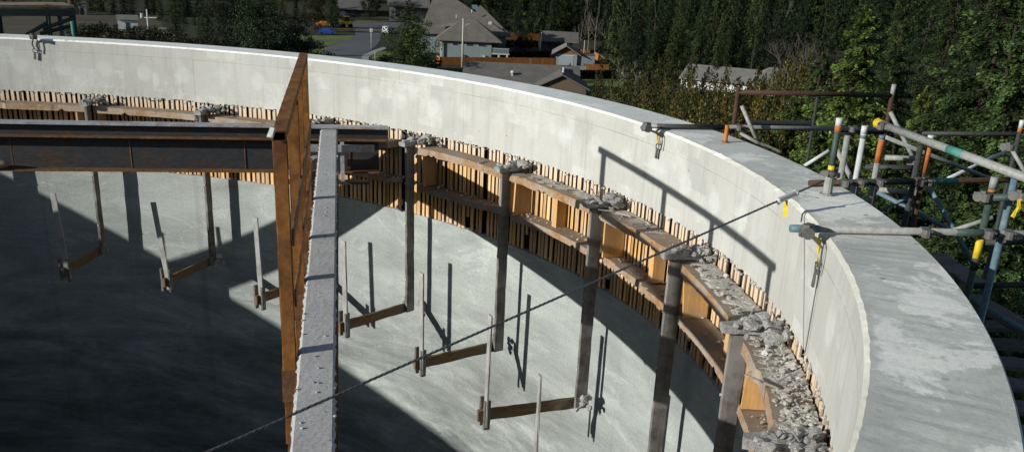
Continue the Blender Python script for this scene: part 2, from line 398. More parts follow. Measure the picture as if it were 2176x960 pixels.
# inner face of the rim band with a chipped arris
zs = [ZB, -.6, -.4, -.2, -.05, -.022]
for k, z in enumerate(zs):
    for i in range(n):
        a = 360*i/n
        b.v.append(pol(K+(random.uniform(0, .004) if k == 0 else 0), a, z+(random.uniform(-.018, .008) if k == 0 else 0))); b.uv.append((K*rad(a), z))
for k in range(len(zs)-1):
    for i in range(n): b.f.append((k*n+i, k*n+(i+1) % n, (k+1)*n+(i+1) % n, (k+1)*n+i))
b.build('rim_inner_face', 'band', tank)
b = MB()
rs = [(K, -.022), (K+.022, 0), (K+.14, 0), (K+.30, 0), (RO-.012, 0), (RO, -.012)]
chip = [0.0]*n
for i in range(n):
    if random.random() < .05:
        d = random.uniform(.006, .03)
        for q in range(random.randint(1, 4)): chip[(i+q) % n] = max(chip[(i+q) % n], d*random.uniform(.4, 1))
for k, (r, z) in enumerate(rs):
    for i in range(n):
        b.v.append(pol(r+(chip[i] if k in (1,) else 0)+(random.uniform(-.003, .003) if k == 1 else 0), 360*i/n, z+(random.uniform(-.002, .002) if k in (2, 3) else 0)))
for k in range(len(rs)-1):
    for i in range(n): b.f.append((k*n+i, k*n+(i+1) % n, (k+1)*n+(i+1) % n, (k+1)*n+i))
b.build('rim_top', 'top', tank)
b = MB(); b.uv = []
b.cyl(RO, -.012, -14, 0, 360, 360, False)
b.build('outer_wall', 'wall', tank)
b = MB(); b.uv = []
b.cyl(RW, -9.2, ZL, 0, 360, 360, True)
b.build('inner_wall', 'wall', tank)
b = MB(); b.ring(RW, 9.1, ZL, 0, 360, 360); b.ring(K+.001, 9.1, ZB+.002, 0, 360, 360, up=False)
b.build('wall_ledge', 'crust', tank)
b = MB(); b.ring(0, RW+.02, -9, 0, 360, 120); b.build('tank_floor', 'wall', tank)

# ------------------------------------------------------------------ timber formwork left in the wall
fw = thing('timber_formwork', pol(9.0, 90, -1.9), 'ring of orange timber slats and split curved ledges lining the wall under the pale rim', 'formwork')
b = MB(); b.cyl(9.07, -2.0, ZB+.05, 0, 360, 360, True); b.uv = None
b.build('backing', 'back', fw)
HA = [37.2, 49.6, 62.0, 74.4, 86.85, 99.3, 111.8, 124.3, 136.6, 148.8, 161.2]
b = MB(); a = 5.0
while a < 205:
    wdt = random.choice((.036, .042, .046, .050, .058)); g_ = random.choice((.024, .029, .033, .040))
    if random.random() < .03: a += math.degrees((wdt+g_)/K); continue
    r = K+.010+random.uniform(-.010, .012)
    z0 = ZL+random.uniform(-.004, .012); z1 = ZB+.01
    if random.random() < .03: z0 += random.uniform(.03, .25)
    da = math.degrees(wdt/2/K); t1 = random.gauss(0, .10)*da; t2 = random.gauss(0, .1)*da
    P = []
    for (aa, z) in ((a+t1, z0), (a+t2, z1)):
        P += [pol(r, aa-da, z), pol(r, aa+da, z), pol(r+.014, aa+da*.9, z), pol(r+.014, aa-da*.9, z)]
    b.hexa(P)
    a += math.degrees((wdt+g_)/K)
b.build('slat_lining', 'slat', fw)
def curved_plank(a0, a1, r0, r1, zt, th, seed, rag=.03):
    rnd = random.Random(seed); m = MB(); N = max(6, int((a1-a0)*3)); V = []
    sag = rnd.uniform(-.015, .015); tl = rnd.uniform(-.02, .015); o0 = 0
    for i in range(N+1):
        f = i/N; a = a0+(a1-a0)*f
        if i in (0, N): a += 0
        if rnd.random() < .10: o0 = rnd.uniform(-rag*.2, rag) if rnd.random() < .6 else 0
        dz = sag*math.sin(PI*f)+tl*(f-.5)+rnd.uniform(-.002, .002)
        i0 = r0+o0*.8+rnd.uniform(0, .003)
        if i in (0, N): i0 += rnd.uniform(.0, .06)
        t2 = th*(1-rnd.uniform(0, .05)-(rnd.uniform(.2, .5) if rnd.random() < .05 else 0))
        V += [pol(i0, a+(rnd.uniform(-.5, .5) if i in (0, N) else 0), zt+dz-t2), pol(r1, a, zt+dz-th), pol(r1, a, zt+dz), pol(i0+.008, a+(rnd.uniform(-.5, .5) if i in (0, N) else 0), zt+dz)]
    F = [(3, 2, 1, 0), tuple(N*4+q for q in range(4))]
    for i in range(N):
        for q in range(4): F.append((i*4+q, i*4+(q+1) % 4, i*4+4+(q+1) % 4, i*4+4+q))
    return m.add(V, F)
for k in range(len(HA)-1):
    a0, a1 = HA[k]+.55, HA[k+1]-.55
    if k == 3: a1 -= 2.6                       # broken away beside the girder
    if k == 4: a0 -= 0
    m = curved_plank(a0, a1, 8.70, 8.995, -.925, .088, 11+k, .05)
    m.build('ledge', 'ledge', fw)
    m = curved_plank(a0-.3, a1+.3, 8.74, 8.995, -1.425, .07, 51+k, .07)
    m.build('ledge', 'ledge', fw)
for k, h in enumerate(HA):
    for s_ in (-1, 1):
        a = h+s_*(.95+random.uniform(-.1, .5)); P = []
        if k == 4 and s_ < 0: continue
        da = .085
        for z, r0 in ((-1.42, 8.72+random.uniform(0, .05)), (-1.02, 8.73+random.uniform(0, .04))):
            P += [pol(r0, a-da, z), pol(8.99, a-da, z), pol(8.99, a+da, z), pol(r0, a+da, z)]
        MB().hexa(P).build('rib', 'rib', fw)
    if k in (5, 6, 7, 8, 9):
        a = h+random.uniform(5.2, 7.2); P = []
        for z in (-1.42, -1.02): P += [pol(8.86, a-.3, z), pol(8.99, a-.3, z), pol(8.99, a+.3, z), pol(8.86, a+.3, z)]
        MB().hexa(P).build('rib', 'rib', fw)

# loose rubble lying on the ledges
b = MB(); rnd = random.Random(5)
def crust_strip(a0, a1):
    NA_ = int((a1-a0)*9); NR = 8; o = len(b.v); 
    for i in range(NA_+1):
        a = a0+(a1-a0)*i/NA_; k_ = .06+.60*min(1, max(0, (a-124)/24))
        for j in range(NR+1):
            r = 8.735+.262*j/NR; q = Vector((a*2.6, r*23, 0))
            hgt = (.35+.65*(j/NR)**1.5)*(abs(mnoise.noise(q*.55))*.09+abs(mnoise.noise(q*1.3+Vector((7, 3, 1))))*.06+max(0, mnoise.noise(q*.17+Vector((3, 9, 2))))*.10)*k_
            edge_ = max(0, mnoise.noise(Vector((a*1.4, 4.2, 0))))
            if j/NR < edge_*1.2+.25-.5*min(1, max(0, (a-120)/30)): hgt = -.012
            b.v.append(tuple(pol(r+rnd.uniform(-.006, .006), a+rnd.uniform(-.03, .03), -.927+hgt)))
    for i in range(NA_):
        for j in range(NR): b.f.append((o+i*(NR+1)+j, o+i*(NR+1)+j+1, o+(i+1)*(NR+1)+j+1, o+(i+1)*(NR+1)+j))
crust_strip(88, 160.5)
for i in range(3000):
    a = rnd.uniform(88, 160); dens = .04+.96*max(0, (a-116)/36)**1.6
    if rnd.random() > dens: continue
    r = rnd.uniform(8.76, 8.99)+0; s_ = rnd.choice((.006, .006, .008, .011, .011, .015, .024))*rnd.uniform(.7, 1.35)
    b.chunk(pol(r, a, -.925+s_*.4+max(0, (a-132)/20)*max(0, (r-8.75))*.35*rnd.random()), s_, (1, 1, rnd.uniform(.5, .9)))
for i in range(330):
    a = rnd.uniform(36, 160); b.chunk(pol(rnd.uniform(8.8, 8.99), a, -1.415), rnd.uniform(.01, .03), (1, 1, .7))
for i in range(260):
    a = rnd.uniform(30, 162); b.chunk(pol(rnd.uniform(8.965, 9.0), a, ZB-rnd.uniform(.0, .03)), rnd.uniform(.008, .022), (1, 1, .7))
for i in range(40):                              # splinters
    a = rnd.uniform(95, 158); p = pol(rnd.uniform(8.74, 8.95), a, -.905); d = Vector((rnd.gauss(0, 1), rnd.gauss(0, 1), rnd.gauss(0, .15))).normalized()
    b.bar(p, p+d*rnd.uniform(.08, .28), .012, .012)
tag(b.build('rubble', 'rubble'), 'grey concrete rubble and splinters scattered along the timber ledges', 'rubble', kind='stuff')

# ------------------------------------------------------------------ hanging brackets
R0, Z0 = 8.12, -3.3
def hpos(k): return pol(R0, HA[k], Z0)
NAMES = ['first', 'second', 'third', 'fourth', 'fifth', 'sixth', 'seventh', 'eighth', 'ninth', 'tenth']
EXTRA = ['cut off by the left edge', 'below the middle of the girder', 'left of the rusty guardrail', 'mostly hidden behind the rusty guardrail',
 'just right of the walkway beam', 'in mid sunlit wall', 'before the longest low arm', 'behind the wire cable', 'darkest one under a cracked head', 'at the rubble in the bottom corner']
def make_hanger():
    t = thing('hanging_bracket', hpos(0), '', 'hanging bracket', 'timber brackets hanging round the wall', rz=PI/2-rad(HA[0]))
    MB().rbar((8.703-R0, 0, -3.235-Z0), (8.703-R0, 0, -.905-Z0), .042, .142, up=(1, 0, 0), n=14, j=.003).build('hanger_post', 'hanger', t, world=False)
    MB().rbar((7.46-R0, .047, .03+.09), (8.79-R0, .047, .03+.09), .045, .128, n=12, j=.005).build('arm', 'arm', t, world=False)
    m = MB(); m.rbar((0, 0, 0), (0, 0, 1.30), .082, .022, up=(1, 0, 0), n=8, j=.0025); m.build('upright', 'upright', t, world=False, loc=(7.535-R0, 0, .0))
    for y in (-.018, .112): MB().rbar((7.545-R0, y, -.03), (7.545-R0, y, .31), .035, .07, up=(1, 0, 0), n=3, j=.003).build('foot_cleat', 'hanger', t, world=False)
    m = MB(); rs_ = random.getstate()
    for i in range(7): m.chunk((8.70-R0+random.uniform(-.06, .09), .04+random.uniform(-.05, .05), .12+random.uniform(-.06, .09)), random.uniform(.035, .06))
    m.build('foot_block', 'lump', t, world=False)
    MB().rbar((8.56-R0, 0, 2.43), (9.0-R0, 0, 2.43), .12, .06, n=5, j=.01).build('head_plate', 'lump', t, world=False)
    for z in (.55, 1.35, 1.9): MB().tube((8.62-R0, -.0, z), (8.633-R0, -.0, z), .011, 8).build('bolt', 'white', t, world=False)
    return t
h0 = make_hanger(); hang = [h0]
for k in range(1, 10):
    c = dup(h0); c.location = hpos(k); c.rotation_euler = (random.uniform(-.010, .010), random.uniform(-.006, .006), PI/2-rad(HA[k])+random.uniform(-.02, .02)); hang.append(c)
for k, c in enumerate(hang):
    c['label'] = '%s hanging timber bracket from the left, %s' % (NAMES[k], EXTRA[k])
    for ch in c.children:
        if ch.name.startswith('upright'): ch.rotation_euler = (random.uniform(-.02, .02)+{1: -.05, 2: -.12, 3: -.05}.get(k, 0), random.uniform(-.02, .02), 0)
        if ch.name.startswith('foot_block'): ch.rotation_euler = (0, 0, random.uniform(-.3, .3))
# lumps of broken concrete on the hanger heads
for k in range(0, 10):
    rnd = random.Random(200+k); random.seed(300+k); h = HA[k]; m = MB()
    big = 1.0+(.2 if k in (4, 6, 8) else 0)
    for q in range(4):
        V, F = ICO[3]; c = pol(8.93-q*.055+rnd.uniform(-.02, .02), h+rnd.uniform(-.5, 1.1), -.86+rnd.uniform(-.01, .05)); R_ = rnd.uniform(.05, .085)*big*(1-.1*q); sh_ = Vector((rnd.uniform(0, 50), rnd.uniform(0, 50), q*9))
        PP = []
        pl_ = [(Vector((rnd.gauss(0, 1), rnd.gauss(0, 1), rnd.gauss(0, 1))).normalized(), rnd.uniform(.42, .85)) for _ in range(13)]
        for v in V:
            v = Vector(v)*(1+.25*mnoise.noise(Vector(v)*1.3+sh_))
            for n_, h_ in pl_:
                e_ = v.dot(n_)-h_
                if e_ > 0: v = v-n_*(e_*.93)
            v *= 1+.18*mnoise.noise(v*3.4+sh_)+.16*mnoise.noise(v*8+sh_)+.08*mnoise.noise(v*19+sh_)
            PP.append(c+Vector((v.x*1.25, v.y*1.25, v.z*.85))*R_)
        m.add(PP, F)
    for i in range(12):
        a = h+rnd.gauss(.35, .8); r = 8.97-abs(rnd.gauss(0, .12)); m.chunk(pol(r, a, -.87+rnd.uniform(-.03, .07)), rnd.uniform(.015, .042)*big, (1, 1, rnd.uniform(.6, .95)), 2, .5)
    for i in range(9):
        p = pol(8.62+rnd.uniform(0, .3), h+rnd.gauss(0, .35), -.835); m.chunk(p, rnd.uniform(.02, .05), (1, 1, .7))
    for i in range(3):                               # bent tie bars sticking out of the lump
        p = pol(8.8+rnd.uniform(-.1, .12), h+rnd.gauss(0, .6), -.83); q = p+Vector((rnd.gauss(0, .1), rnd.gauss(0, .1), rnd.uniform(.0, .09)))
        m.path([p, p.lerp(q, .5)+Vector((0, 0, .02)), q], .007, 5)
    o = m.build('concrete_lump', 'lump', loc=(0, 0, 0))
    tag(o, 'broken concrete lump on the %s bracket head, %s' % (NAMES[k], EXTRA[k]), 'concrete lump', 'broken concrete on the bracket heads')
random.seed(77)
# ------------------------------------------------------------------ steel girder across the ring
ZG = -.70
gA = onz(826, 272, ZG); gL = onz(0, 259, ZG); gd = (gL-gA); gd.z = 0; gd.normalize()
gB = gA+gd*13.2; gn = Vector((-gd.y, gd.x, 0))
if gn.dot(CAM-gA) < 0: gn = -gn                      # toward the viewer
gd_end = onz(806, 271, ZG)                           # the deep part stops just past the walkway
gir = thing('steel_girder', gA.lerp(gB, .5)+Vector((0, 0, -.64)), 'long dark steel girder with rusty flanges spanning the tank on the left', 'girder')
off = -gn*.10                                        # centre line lies behind the visible front edge
MB().bar(gA+off+Vector((0, 0, -.012)), gB+off+Vector((0, 0, -.012)), .20, .024).build('top_flange', 'flange', gir)
MB().bar(gA+off+Vector((0, 0, -.094)), gB+off+Vector((0, 0, -.094)), .02, .138).build('upper_web', 'beam', gir)
m = MB(); m.bar(gA+off*1.0+Vector((0, 0, -.174)), gB+off+Vector((0, 0, -.174)), .19, .02); m.build('middle_flange', 'rust2', gir)
s0 = gd_end
MB().bar(s0+off*1.0+Vector((0, 0, -.196)), gB+off+Vector((0, 0, -.196)), .16, .022).build('lower_top_flange', 'beam', gir)
MB().bar(s0+off*1.35+Vector((0, 0, -.40)), gB+off*1.35+Vector((0, 0, -.40)), .02, .384).build('lower_web', 'beam', gir)
MB().bar(s0+off+Vector((0, 0, -.603)), gB+off+Vector((0, 0, -.603)), .22, .022).build('bottom_flange', 'rust2', gir)
L = (gB-s0).length
for f in (.03, .135, .245, .355, .47, .58, .69, .8):
    p = s0+gd*(L*f)+off*1.35+gn*.012
    MB().bar(p+Vector((0, 0, -.208)), p+Vector((0, 0, -.591)), .012, .02, up=gn).build('stiffener', 'rust2', gir)
# the bracket that carries its end on the wall
e0 = gA+gd*.62+gn*.06
m = MB(); m.bar(e0+Vector((0, 0, -.185)), e0+Vector((0, 0, -.70)), .05, .05, up=gn); m.build('strut', 'flange', gir)
m = MB(); m.bar(e0+gd*.08+Vector((0, 0, -.20)), e0+gd*.75+Vector((0, 0, -.62)), .05, .05, up=gn); m.build('diagonal', 'flange', gir)
m = MB(); m.bar(e0-gd*.35+Vector((0, 0, -.715)), e0+gd*.75+Vector((0, 0, -.715)), .16, .03); m.build('foot_plate', 'beam', gir)
m = MB(); m.bar(e0+gd*.7+gn*.06+Vector((0, 0, -.255)), e0-gd*.42+gn*.06+Vector((0, 0, -.255)), .05, .09); m.build('side_channel', 'flange', gir)
# grey timber baulk lying on the girder's lower flange at the far left
pa = onz(52, 338, ZG-.53); dd = gd
tb = MB(); 
q0 = s0+gd*((onz(45, 340, ZG-.59)-s0).dot(gd))+gn*.02+Vector((0, 0, -.525))
pts = [q0+gd*.0, q0+gd*.04, q0+gd*.16, q0+gd*.35, q0+gd*2.6]
tb.path(pts, .065, 12, [.03, .05, .062, .066, .068])
tag(tb.build('timber_baulk', 'ledge', smooth=True), 'round ended tan timber lying on the lower flange of the dark girder', 'timber baulk')

# ------------------------------------------------------------------ walkway beam with grout crust
wl = onz(680, 275, ZG); wl2 = onz(632, 748, ZG); wdv = (wl2-wl); wdv.z = 0; wdv.normalize()
wr = onz(716, 748, ZG); wn = Vector((-wdv.y, wdv.x, 0))
if wn.dot(wr-wl2) < 0: wn = -wn                       # toward the right edge
WW = (wr-wl2).dot(wn)
wc0 = wl+wn*WW/2; wc1 = wc0+wdv*12
while math.hypot(wc1.x, wc1.y) > 8.9: wc1 -= wdv*.05
wb = thing('walkway_beam', wc0.lerp(wc1, .5)+Vector((0, 0, -.3)), 'narrow steel beam crusted with grey grout running from the girder toward the viewer', 'beam')
zz = Vector((0, 0, 1))
MB().bar(wc0-zz*.020, wc1-zz*.020, WW, .016).build('top_flange', 'rust2', wb)
MB().bar(wc0-zz*.302, wc1-zz*.302, .014, .548).build('web', 'beam', wb)
MB().bar(wc0-zz*.588, wc1-zz*.588, WW-.01, .022).build('bottom_flange', 'rust2', wb)
m = MB(); NL = 260; NW = 10; Ltot = (wc1-wc0).length; rnd = random.Random(3)
for i in range(NL+1):
    for j in range(NW+1):
        e = .0 if 0 < j < NW else rnd.uniform(-.012, .004)
        z = -.012 + (.012+rnd.uniform(-.0006, .0006) if 0 < j < NW else -.002)
        m.v.append(tuple(wc0+wdv*(Ltot*i/NL)+wn*((j/NW-.5)*(WW+2*e))+zz*z))
for i in range(NL):
    for j in range(NW):
        q = (i*(NW+1)+j, i*(NW+1)+j+1, (i+1)*(NW+1)+j+1, (i+1)*(NW+1)+j)
        m.f.append(q[::-1])
cr = m.build('grout_crust', 'crust', wb)
m = MB()
for i in range(260):
    s_ = rnd.choice((.003, .004, .005, .005, .007, .012)); random.seed(i)
    m.chunk(wc0+wdv*rnd.uniform(0, Ltot)+wn*rnd.uniform(-WW/2, WW/2)+zz*(.002), s_, (1, 1, .6))
tag(m.build('grit', 'rubble'), 'crumbs of concrete lying on the grout crusted walkway beam', 'grit', kind='stuff')
# ------------------------------------------------------------------ rusty guardrail beside the beam
posts = [(665, 422), (656, 505), (650, 593), (632, 748)]
gr = thing('rusty_guardrail', onz(650, 593, ZG)-wn*.09, 'rusty steel guardrail with hollow top rail standing along the left side of the walkway beam', 'guardrail')
pw = .082
cen = []
tops = []
for i, q in enumerate(posts):
    p = onz(*q, ZG)-wn*(pw/2+.004); p.z = 0; cen.append(p)
ztop_n = zfor(cen[3].x, cen[3].y, 268); ztop_f = zfor(cen[0].x, cen[0].y, 112)
for i, p in enumerate(cen):
    f = (p-cen[3]).length/(cen[0]-cen[3]).length; zt = ztop_n+(ztop_f-ztop_n)*f; tops.append(zt)
    m = MB()                                           # a rolled channel: web and two lips
    a_ = Vector((p.x, p.y, -1.28)); b_ = Vector((p.x, p.y, zt-.066))
    m.rbar(a_-wn*(pw/2-.006), b_-wn*(pw/2-.006), .010, .078, up=wdv, n=8, j=.0015)
    m.rbar(a_+wdv*.036, b_+wdv*.036, pw-.012, .009, up=wdv, n=8, j=.0015)
    m.rbar(a_-wdv*.036, b_-wdv*.036, pw-.012, .009, up=wdv, n=8, j=.0015)
    o = m.build('post', 'rust', gr)
    MB().bar(Vector((p.x, p.y, -.80))+wn*.0, Vector((p.x, p.y, -.99)), pw+.012, .125, up=wdv).build('post_clamp', 'rust2', gr)
m = MB()                                              # hollow rectangular top rail with a torn open end
p0 = Vector((cen[3].x, cen[3].y, tops[3]-.04))+wdv*.10; p1 = Vector((cen[0].x, cen[0].y, tops[0]-.04))-wdv*.12
N = 40; th = .006; w2, h2 = .036, .026
for (dx, dz, w_, h_) in ((0, h2-th/2, 2*w2, th), (0, -h2+th/2, 2*w2, th), (-w2+th/2, 0, th, 2*h2-2*th), (w2-th/2, 0, th, 2*h2-2*th)):
    m.rbar(p0+wn*dx+zz*dz, p1+wn*dx+zz*dz, w_, h_, n=N, j=.0012)
m.build('top_rail', 'rust', gr)
MB().rbar(p0+wdv*.004+zz*.046-wn*.03, p0+wdv*.03+zz*.0-wn*.045, .03, .012, n=2, j=.004).build('torn_lip', 'white', gr)
for zoff, mt in ((.62, 'rust2'), (.98, 'rust')):
    a_ = Vector((cen[3].x, cen[3].y, tops[3]-zoff)); b_ = Vector((cen[0].x, cen[0].y, tops[0]-zoff))
    MB().rbar(a_+wn*.046, b_+wn*.046, .012, .085, n=24, j=.0015).build('mid_rail', mt, gr)
# ------------------------------------------------------------------ wire cable
A = onz(1751, 384, .17); B = at(300, 1021, 4.35); d = (B-A)
t = 1.0
while math.hypot(*(A+d*t).xy) < RW-.01 and t < 3: t += .005
Bc = A+d*t
Lc = (Bc-A).length; dn = d.normalized(); sdv = dn.cross(zz).normalized(); upv = sdv.cross(dn)
m = MB(); N = 620
for s_ in range(3):
    pts = []
    for i in range(N+1):
        f = i/N; ph = 2*PI*(f*Lc/.10)+s_*2*PI/3
        pts.append(A+dn*(Lc*f)+sdv*(.0036*math.cos(ph))+upv*(.0036*math.sin(ph)))
    m.path(pts, .0042, 5)
cb = thing('wire_cable', A, 'taut twisted wire cable stretched from the anchor post on the rim across the tank', 'cable')
m.build('strand', 'cable', cb)
tp = A+d*((onz(1672, 421, .10)-A).length/d.length)
m = MB(); m.tube(tp-dn*.10, tp+dn*.10, .020, 10); m.chunk(tp-dn*.10, .03); m.chunk(tp+dn*.09, .028); m.build('turnbuckle', 'white', cb)
m = MB(); m.sheet([tp+Vector((0, 0, -.02))+sdv*.018, tp-sdv*.012+Vector((0, 0, -.02)), tp-sdv*.02+Vector((.01, 0, -.13)), tp+sdv*.014+Vector((.01, 0, -.14))]); m.build('yellow_tag', 'yellow', cb)
# ------------------------------------------------------------------ tube scaffold outside the rim (right)
ZT = .030; TR = .0228
def lline(p, q): return onz(p[0], p[1], ZT), onz(q[0], q[1], ZT)
L6 = lline((1680, 485), (2176, 497)); L5 = lline((1782, 388), (2176, 382)); L2 = lline((1366, 268), (1880, 275))
sca = thing('tube_scaffold', onz(1965, 490, 0)+Vector((.6, -.2, -9)), 'paint daubed steel tube scaffold standing outside the rim on the right', 'scaffold')
def T(name, a, b, mat='tube', r=TR, parent=None, n=14):
    return MB().tube(a, b, r, n).build(name, mat, parent or sca, smooth=False)
def shade(o):
    me = o.data
    me.polygons.foreach_set('use_smooth', [len(p.vertices) == 4 for p in me.polygons]); return o
def band(p, a, b, f0, f1, mat, r=TR+.0012):
    a = Vector(a); b = Vector(b)
    return shade(MB().tube(a.lerp(b, f0), a.lerp(b, f1), r, 14).build('paint_band', mat, p, world=True, loc=None))
def coupler(p, d=(0, 0, 1), d2=(1, 0, 0)):
    m = MB(); p = Vector(p); d = Vector(d).normalized(); d2 = Vector(d2).normalized()
    m.tube(p-d*.024, p+d*.024, TR+.008, 10); m.tube(p+d.cross(d2)*.045-d2*.024, p+d.cross(d2)*.045+d2*.024, TR+.008, 10)
    m.box(p+d.cross(d2)*.02+d*.02, .03, .03, .035); m.tube(p+d*.015, p+d*.015+d.cross(d2)*.085+d2*.02, .006, 6)
    return m.build('coupler', 'clamp', sca)
def on(Ln, x):                                        # point of a ledger at image column x
    a, b = Ln
    lo, hi = -1.0, 3.0
    for _ in range(50):
        m_ = (lo+hi)/2
        if proj(a+(b-a)*m_)[0] < x: lo = m_
        else: hi = m_
    return a+(b-a)*lo
def standard(Ln, x, ytop, zb=-9, mat='tube', side=1, bands=()):
    p = on(Ln, x); d = (Ln[1]-Ln[0]).normalized(); s_ = Vector((-d.y, d.x, 0))*side*.048
    if s_.dot(CAM-p)*side < 0: pass
    q = p+s_; zt = zfor(q.x, q.y, ytop)
    a = Vector((q.x, q.y, zb)); b_ = Vector((q.x, q.y, zt))
    o = shade(T('standard', a, b_, mat))
    for y0, y1, bm in bands:
        z0 = zfor(q.x, q.y, y1); z1 = zfor(q.x, q.y, y0)
        shade(MB().tube((q.x, q.y, z0), (q.x, q.y, z1+(.002 if abs(z1-zt) < .01 else 0)), TR+.0014, 14).build('paint_band', bm, o))
    coupler(p, d, Vector((0, 0, 1)))
    return q, zt
e6 = (L6[1]-L6[0]).normalized(); e5 = (L5[1]-L5[0]).normalized(); e2 = (L2[1]-L2[0]).normalized()
o6 = shade(T('ledger', L6[0], L6[1]+e6*1.2, 'tube'))
a_, b_ = L6[0], L6[1]+e6*1.2
shade(MB().tube(a_-e6*.002, on(L6, 1738), TR+.0015, 14).build('paint_band', 'tubeb', o6))
shade(MB().tube(on(L6, 2030), on(L6, 2120), TR+.0015, 14).build('paint_band', 'tubeg', o6))
o5 = shade(T('ledger', L5[0]-e5*.25, L5[1]+e5*1.5, 'tuber'))
shade(MB().tube(on(L5, 1948), on(L5, 2030), TR+.0015, 14).build('paint_band', 'teal', o5))
shade(MB().tube(on(L5, 1782), on(L5, 1940), TR+.0014, 14).build('paint_band', 'tubed', o5))
o2 = shade(T('ledger', L2[0], L2[1], 'tube'))
shade(MB().tube(on(L2, 1395), on(L2, 1540), TR+.0015, 14).build('paint_band', 'tubed', o2))
l2b = Vector((-e2.y, e2.x, 0))*.06
shade(T('ledger', on(L2, 1780)+l2b-Vector((0, 0, .03)), on(L2, 1885)+l2b-Vector((0, 0, .03)), 'tubed', .03))
for x in (1568, 1808): coupler(on(L2, x), e2, (0, 0, 1))
for x in (1963,): coupler(on(L6, x), e6, (0, 0, 1))
# standards
standard(L5, 1792, 288, mat='tube')
standard(L5, 1825, 268, mat='white', bands=((287, 294, 'tubeb'), (268, 284, 'white')))
standard(L5, 1865, 289, mat='tube', bands=((296, 346, 'orange'), (288, 295, 'tubeb')))
standard(L5, 1950, 308, mat='tubed')
standard(L5, 1968, 290, mat='tuber', bands=((308, 366, 'orange'), (288, 296, 'white')))
qs6, z6 = standard(L6, 2096, 377, mat='tubeg', bands=((377, 400, 'tube'), (402, 408, 'orange'), (506, 548, 'yellow'), (548, 572, 'tubed')))
qs7, z7 = standard(L6, 2138, 364, mat='tubeb')
# farther frame
d2_ = Vector((e2.x, e2.y, 0))
def vert(p, ytop, zb, mat, r=TR, name='standard'):
    zt = zfor(p.x, p.y, ytop); return shade(T(name, (p.x, p.y, zb), (p.x, p.y, zt), mat, r)), Vector((p.x, p.y, zt))
s10, t10 = vert(on(L2, 1563)+l2b*.8, 186, -9, 'tuber')
far = 1.9
p11 = on(L2, 1886)+l2b*.5; s11, t11 = vert(p11, 180, -9, 'tuber')
shade(MB().tube((p11.x, p11.y, t11.z-.12), t11+Vector((0, 0, .003)), TR+.0014, 14).build('paint_band', 'tube', s11))
za = zfor(t10.x, t10.y, 196); zb_ = zfor(p11.x, p11.y, 203)
shade(T('guard_rail', (t10.x, t10.y, za), (p11.x, p11.y, zb_), 'tuber'))
p12 = at(1722, 300, 11.6); vert(p12, 206, -9, 'tubed', .016)
T('guard_rail', at(1590, 261, 11.2), at(1726, 263, 11.6), 'tubed', .03)
# long sloping rail with a yellow end
h0_, h1_ = at(1872, 264, 8.2), at(2215, 391, 6.5)
hr = shade(T('sloping_rail', h0_, h1_, 'tube', .027))
band(hr, h0_, h1_, .49, .585, 'teal', .0285)
m = MB(); dh = (h1_-h0_).normalized(); m.tube(h0_-dh*.06, h0_+dh*.012, .032, 12); m.chunk(h0_-dh*.05, .04, n=2); m.build('end_wrap', 'yellow', hr)
coupler(h0_+dh*.10, dh, (0, 0, 1))
# back ledgers and braces
def brace(a, b, mat='tube', r=TR*.8, da=9.0, db=None, name='brace'):
    return shade(T(name, at(*a, da), at(*b, db or da), mat, r, n=10))
brace((1900, 283), (2170, 285), 'tubed', TR, 11.6, name='ledger')
s8 = at(2155, 330, 11.4); s8b, t8 = vert(s8, 256, -9, 'tubed')
z_ = zfor(s8.x, s8.y, 272); shade(MB().tube((s8.x, s8.y, z_), (t8.x, t8.y, t8.z+.003), TR+.0015, 12).build('paint_band', 'white', s8b))
z2_ = zfor(s8.x, s8.y, 281); shade(MB().tube((s8.x, s8.y, z2_), (s8.x, s8.y, z_), TR+.0015, 12).build('paint_band', 'orange', s8b))
brace((1838, 355), (1947, 357), 'tubed', TR, 8.7, name='ledger')
br = brace((1880, 335), (1946, 337), 'tube', TR*.95, 8.6, name='ledger')
brace((1868, 403), (1941, 409), 'tube', TR*.95, 8.6, name='ledger')
brace((2108, 420), (2185, 418), 'tubeg', TR, 6.9, 6.95, name='ledger')
brace((2094, 515), (2190, 513), 'tubed', TR*.9, 7.3, name='ledger')
brace((2060, 607), (2190, 604), 'tubed', TR*.9, 7.3, name='ledger')
brace((1576, 225), (1611, 304), 'tube', TR*.85, 10.3)
brace((1574, 284), (1611, 304), 'tube', TR*.75, 10.3, 10.2)
brace((1709, 353), (1762, 320), 'white', TR*.7, 9.0)
brace((1778, 318), (1830, 420), 'tube', TR*.85, 8.2)
brace((1892, 238), (1953, 360), 'tube', TR*.8, 9.6)
brace((1883, 292), (2105, 380), 'tube', TR*.72, 8.8, 9.6)
brace((2015, 379), (2150, 315), 'white', TR*.72, 9.9, 11.2)
brace((2147, 313), (2190, 385), 'tube', TR*.85, 11.0)
b9 = brace((1972, 393), (2070, 562), 'tubeb', TR*.8, 8.8)
brace((1864, 408), (2040, 500), 'tubeb', TR*.8, 8.8, 8.9)
brace((1872, 447), (1938, 415), 'tubeb', TR*.6, 8.8)
brace((2000, 498), (2110, 462), 'tube', TR*.8, 8.3)
brace((2060, 634), (2200, 716), 'tubeb', TR*.75, 7.6)
for q in ((2096, 420), (2172, 418)): coupler(at(*q, 6.88))
for q in ((1946, 357), (1868, 357), (2147, 314), (1948, 408)): coupler(at(*q, 9.0))
m = MB(); p = at(2167, 425, 6.8)
m.path([p, p+Vector((.02, 0, -.05)), p+Vector((.01, .02, -.11))], .014, 6); m.build('yellow_tape', 'yellow', sca)
